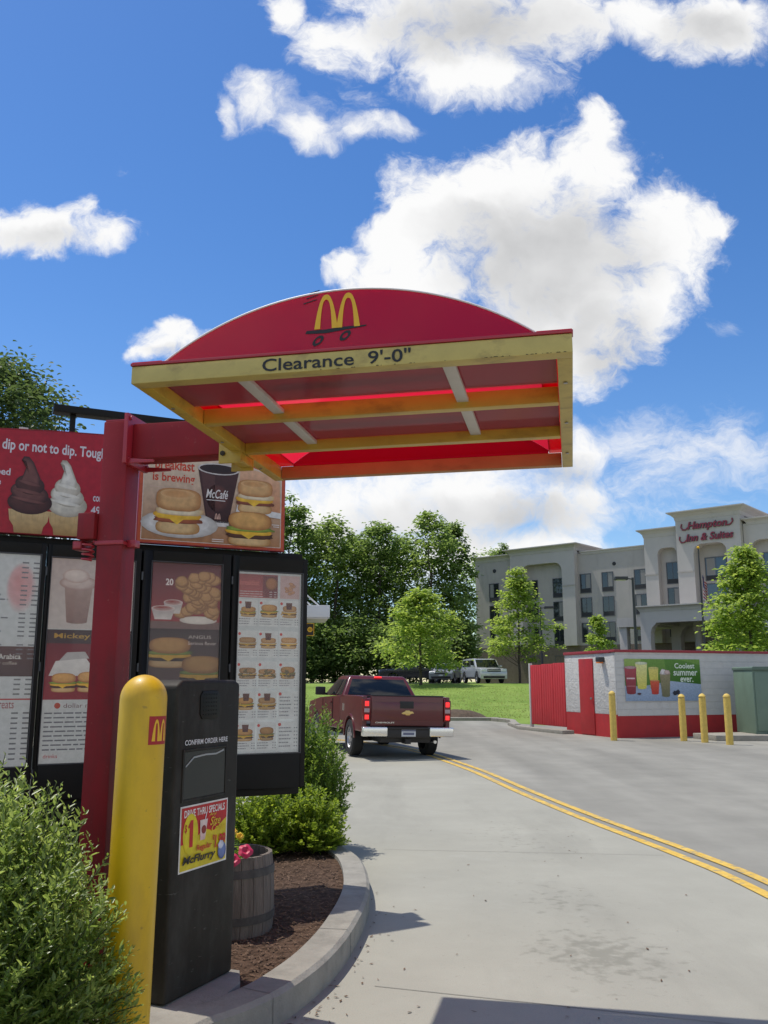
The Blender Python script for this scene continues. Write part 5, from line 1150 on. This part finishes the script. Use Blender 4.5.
# ------------------------------------------------------------------ sky, sun, camera
SUN = Vector((-.985, .475, 2.84)).normalized(); EL = math.asin(SUN.z); AZ = math.atan2(SUN.x, SUN.y)
def world():
    w = bpy.data.worlds.new('World'); sc.world = w; w.use_nodes = True; nt = w.node_tree; N = nt.nodes; L = nt.links; N.clear()
    out = N.new('ShaderNodeOutputWorld'); bg = N.new('ShaderNodeBackground'); L.new(bg.outputs[0], out.inputs[0]); bg.inputs['Strength'].default_value = .12
    sky = N.new('ShaderNodeTexSky'); sky.sky_type = 'NISHITA'; sky.sun_disc = False; sky.sun_elevation = EL; sky.sun_rotation = AZ; sky.air_density = 1.0; sky.dust_density = .35; sky.ozone_density = 2.0; sky.altitude = 200
    hs = N.new('ShaderNodeHueSaturation'); hs.inputs['Saturation'].default_value = SKY_SAT; hs.inputs['Value'].default_value = SKY_VAL; hs.inputs['Hue'].default_value = SKY_HUE; L.new(sky.outputs[0], hs.inputs['Color'])
    tc = N.new('ShaderNodeTexCoord'); sp = N.new('ShaderNodeSeparateXYZ'); L.new(tc.outputs['Generated'], sp.inputs[0])
    def math_(op, a, b=None, c=None, clamp=False):
        n = N.new('ShaderNodeMath'); n.operation = op; n.use_clamp = clamp
        for i, v in enumerate((a, b, c)):
            if v is None: continue
            if isinstance(v, (int, float)): n.inputs[i].default_value = v
            else: L.new(v, n.inputs[i])
        return n.outputs[0]
    yy = math_('MAXIMUM', sp.outputs[1], .05); u = math_('DIVIDE', sp.outputs[0], yy); v = math_('DIVIDE', sp.outputs[2], yy)
    cb = N.new('ShaderNodeCombineXYZ'); L.new(u, cb.inputs[0]); L.new(v, cb.inputs[1]); uv = cb.outputs[0]
    # wispy warp of the cloud layout
    def noise(vec, s, d, r=.55, dist=0):
        n = N.new('ShaderNodeTexNoise'); n.inputs['Scale'].default_value = s; n.inputs['Detail'].default_value = d; n.inputs['Roughness'].default_value = r; n.inputs['Distortion'].default_value = dist; L.new(vec, n.inputs['Vector']); return n
    def vm(op, a, b):
        n = N.new('ShaderNodeVectorMath'); n.operation = op
        for i, q in enumerate((a, b)):
            if isinstance(q, tuple): n.inputs[i].default_value = q
            else: L.new(q, n.inputs[i])
        return n.outputs[0]
    def warp(vec, s, amt, d):
        n = noise(vec, s, d); q = vm('SUBTRACT', n.outputs['Color'], (.5,.5,.5)); m = N.new('ShaderNodeVectorMath'); m.operation = 'SCALE'; L.new(q, m.inputs[0]); m.inputs['Scale'].default_value = amt; return vm('ADD', vec, m.outputs[0])
    wv = warp(warp(uv, 7, .07, 4), 26, .030, 5)
    def blob(px, py, rx, ry, rot=0, amp=1.0):
        x, y, z = ray(px, py); cu, cv = x/y, z/y; k = 1/(FOC*y)
        mp = N.new('ShaderNodeMapping'); mp.vector_type = 'TEXTURE'; mp.inputs['Location'].default_value = (cu, cv, 0); mp.inputs['Rotation'].default_value = (0,0,R(rot)); mp.inputs['Scale'].default_value = (rx*k, ry*k*(1/y), 1)
        L.new(wv, mp.inputs[0]); ln = N.new('ShaderNodeVectorMath'); ln.operation = 'LENGTH'; L.new(mp.outputs[0], ln.inputs[0])
        return math_('MULTIPLY', math_('SUBTRACT', 1.0, math_('MULTIPLY', ln.outputs['Value'], ln.outputs['Value'])), amp)
    def group(bl):
        acc = None
        for b in bl:
            q = math_('MAXIMUM', blob(*b), -1.2); acc = q if acc is None else math_('SMOOTH_MAX', acc, q, .25)
        return acc
    big = group([(535,235,150,92,10),(590,160,52,55),(660,230,62,66),(440,215,78,62),(400,250,50,40),(595,310,70,62),(560,360,60,40),(345,262,34,15,25),(597,130,32,36),(700,215,28,20),(505,178,85,48,15),(410,285,80,40),(640,300,52,52),(560,300,90,70)])
    top = group([(455,20,140,62),(470,75,92,38,-5),(350,45,60,36),(708,28,78,40),(283,10,22,26),(560,20,70,50),(640,12,60,30)])
    mid = group([(262,98,46,32,-20),(305,128,48,24,-25),(360,128,46,17,5),(398,126,26,15),(224,108,13,26)])
    lef = group([(45,228,70,30),(75,212,32,20),(92,233,46,24),(10,232,50,26),(168,338,46,24),(175,325,26,18),(140,349,24,13)])
    low = group([(430,500,210,62,6,1.15),(560,455,64,34),(520,440,50,34),(560,510,80,36),(340,530,120,50),(470,560,190,40),(60,520,160,40)])
    fine = noise(wv, 15, 8, .66, .35); fine2 = noise(vm('ADD', uv, (3.1,1.7,0)), 9, 6, .55)
    fz = math_('MULTIPLY', math_('SUBTRACT', fine.outputs['Fac'], .5), 2.9)
    def ramp(x, a, b):
        n = N.new('ShaderNodeMapRange'); n.interpolation_type = 'SMOOTHSTEP'; n.inputs[1].default_value = a; n.inputs[2].default_value = b; L.new(x, n.inputs[0]); return n.outputs[0]
    dense = None; thick = None
    for g, soft, lo in ((big,.85,-.12),(top,.95,-.15),(mid,1.35,-.05),(lef,.95,-.10),(low,1.15,-.2)):
        f = math_('ADD', g, fz); d = ramp(f, lo, soft)
        dense = d if dense is None else math_('MAXIMUM', dense, d)
    shade = group([(545,258,125,78,8),(610,335,58,48),(470,235,60,40),(490,30,150,42,0,.75),(700,30,60,26,0,.65),(40,240,60,16,0,.5),(170,348,34,9,0,.4),(450,525,170,36,5,.8),(560,470,50,22,0,.6)])
    thick = ramp(math_('ADD', shade, math_('MULTIPLY', fz, .22)), -.15, .95)
    # thin wisps low on the right
    wis = group([(690,460,120,60,0,.7),(640,440,70,40,0,.7),(720,325,22,12,0,.5),(330,110,60,26,0,.25),(740,470,60,40,0,.6),(120,175,14,8,0,.3)])
    wn = noise(vm('MULTIPLY', wv, (1.0,1.8,1)), 12, 6, .68, .5); wd = math_('MULTIPLY', ramp(math_('ADD', wis, math_('MULTIPLY', math_('SUBTRACT', wn.outputs['Fac'], .5), 2.4)), .05, 1.2), .75)
    dense = math_('MAXIMUM', dense, wd)
    # unseen clouds behind the viewer, thickened for whiter, brighter fill light
    gn = noise(tc.outputs['Generated'], 3.2, 8, .6); back = math_('MULTIPLY', ramp(gn.outputs['Fac'], .46, .60), ramp(sp.outputs[1], .15, -.1)); dense = math_('MAXIMUM', dense, back)
    # light and grey inside the clouds
    gr = noise(vm('ADD', wv, (1.3,.4,0)), 5.5, 3, .45)
    sh = math_('MULTIPLY', thick, math_('ADD', .42, math_('MULTIPLY', ramp(gr.outputs['Fac'], .34, .66), .46))); sh = math_('ADD', sh, math_('MULTIPLY', math_('MULTIPLY', ramp(fine2.outputs['Fac'], .40, .66), .16), thick))
    mixc = N.new('ShaderNodeMix'); mixc.data_type = 'RGBA'; mixc.inputs['A'].default_value = (*[c*CLOUD for c in (1.0,1.0,1.0)],1); mixc.inputs['B'].default_value = (*[c*CLOUD*.56 for c in (.98,.99,1.01)],1); L.new(sh, mixc.inputs['Factor'])
    mx = N.new('ShaderNodeMix'); mx.data_type = 'RGBA'; L.new(dense, mx.inputs['Factor']); L.new(hs.outputs[0], mx.inputs['A']); L.new(mixc.outputs['Result'], mx.inputs['B']); L.new(mx.outputs['Result'], bg.inputs['Color'])
SKY_SAT, SKY_VAL, SKY_HUE, CLOUD = 1.30, 1.16, .507, 7.5
world()
sl = bpy.data.lights.new('sun', 'SUN'); sl.energy = 3.6; sl.angle = R(.53); sl.color = (1,.955,.88)
so = bpy.data.objects.new('sun', sl); COL.objects.link(so); so.rotation_euler = SUN.to_track_quat('Z', 'Y').to_euler()
cd = bpy.data.cameras.new('camera'); cd.sensor_fit = 'VERTICAL'; cd.sensor_height = 36; cd.sensor_width = 27; cd.lens = FOC/1024*36; cd.clip_start = .05; cd.clip_end = 3000
cam = bpy.data.objects.new('camera', cd); COL.objects.link(cam); cam.location = (0,0,H); cam.rotation_euler = (R(90)+TH, 0, 0); sc.camera = cam
vs = sc.view_settings; vs.view_transform = 'Standard'; vs.look = 'None'; vs.exposure = 0.12; vs.gamma = 1
sc.cycles.max_bounces = 8; sc.cycles.transparent_max_bounces = 12; sc.cycles.use_denoising = True
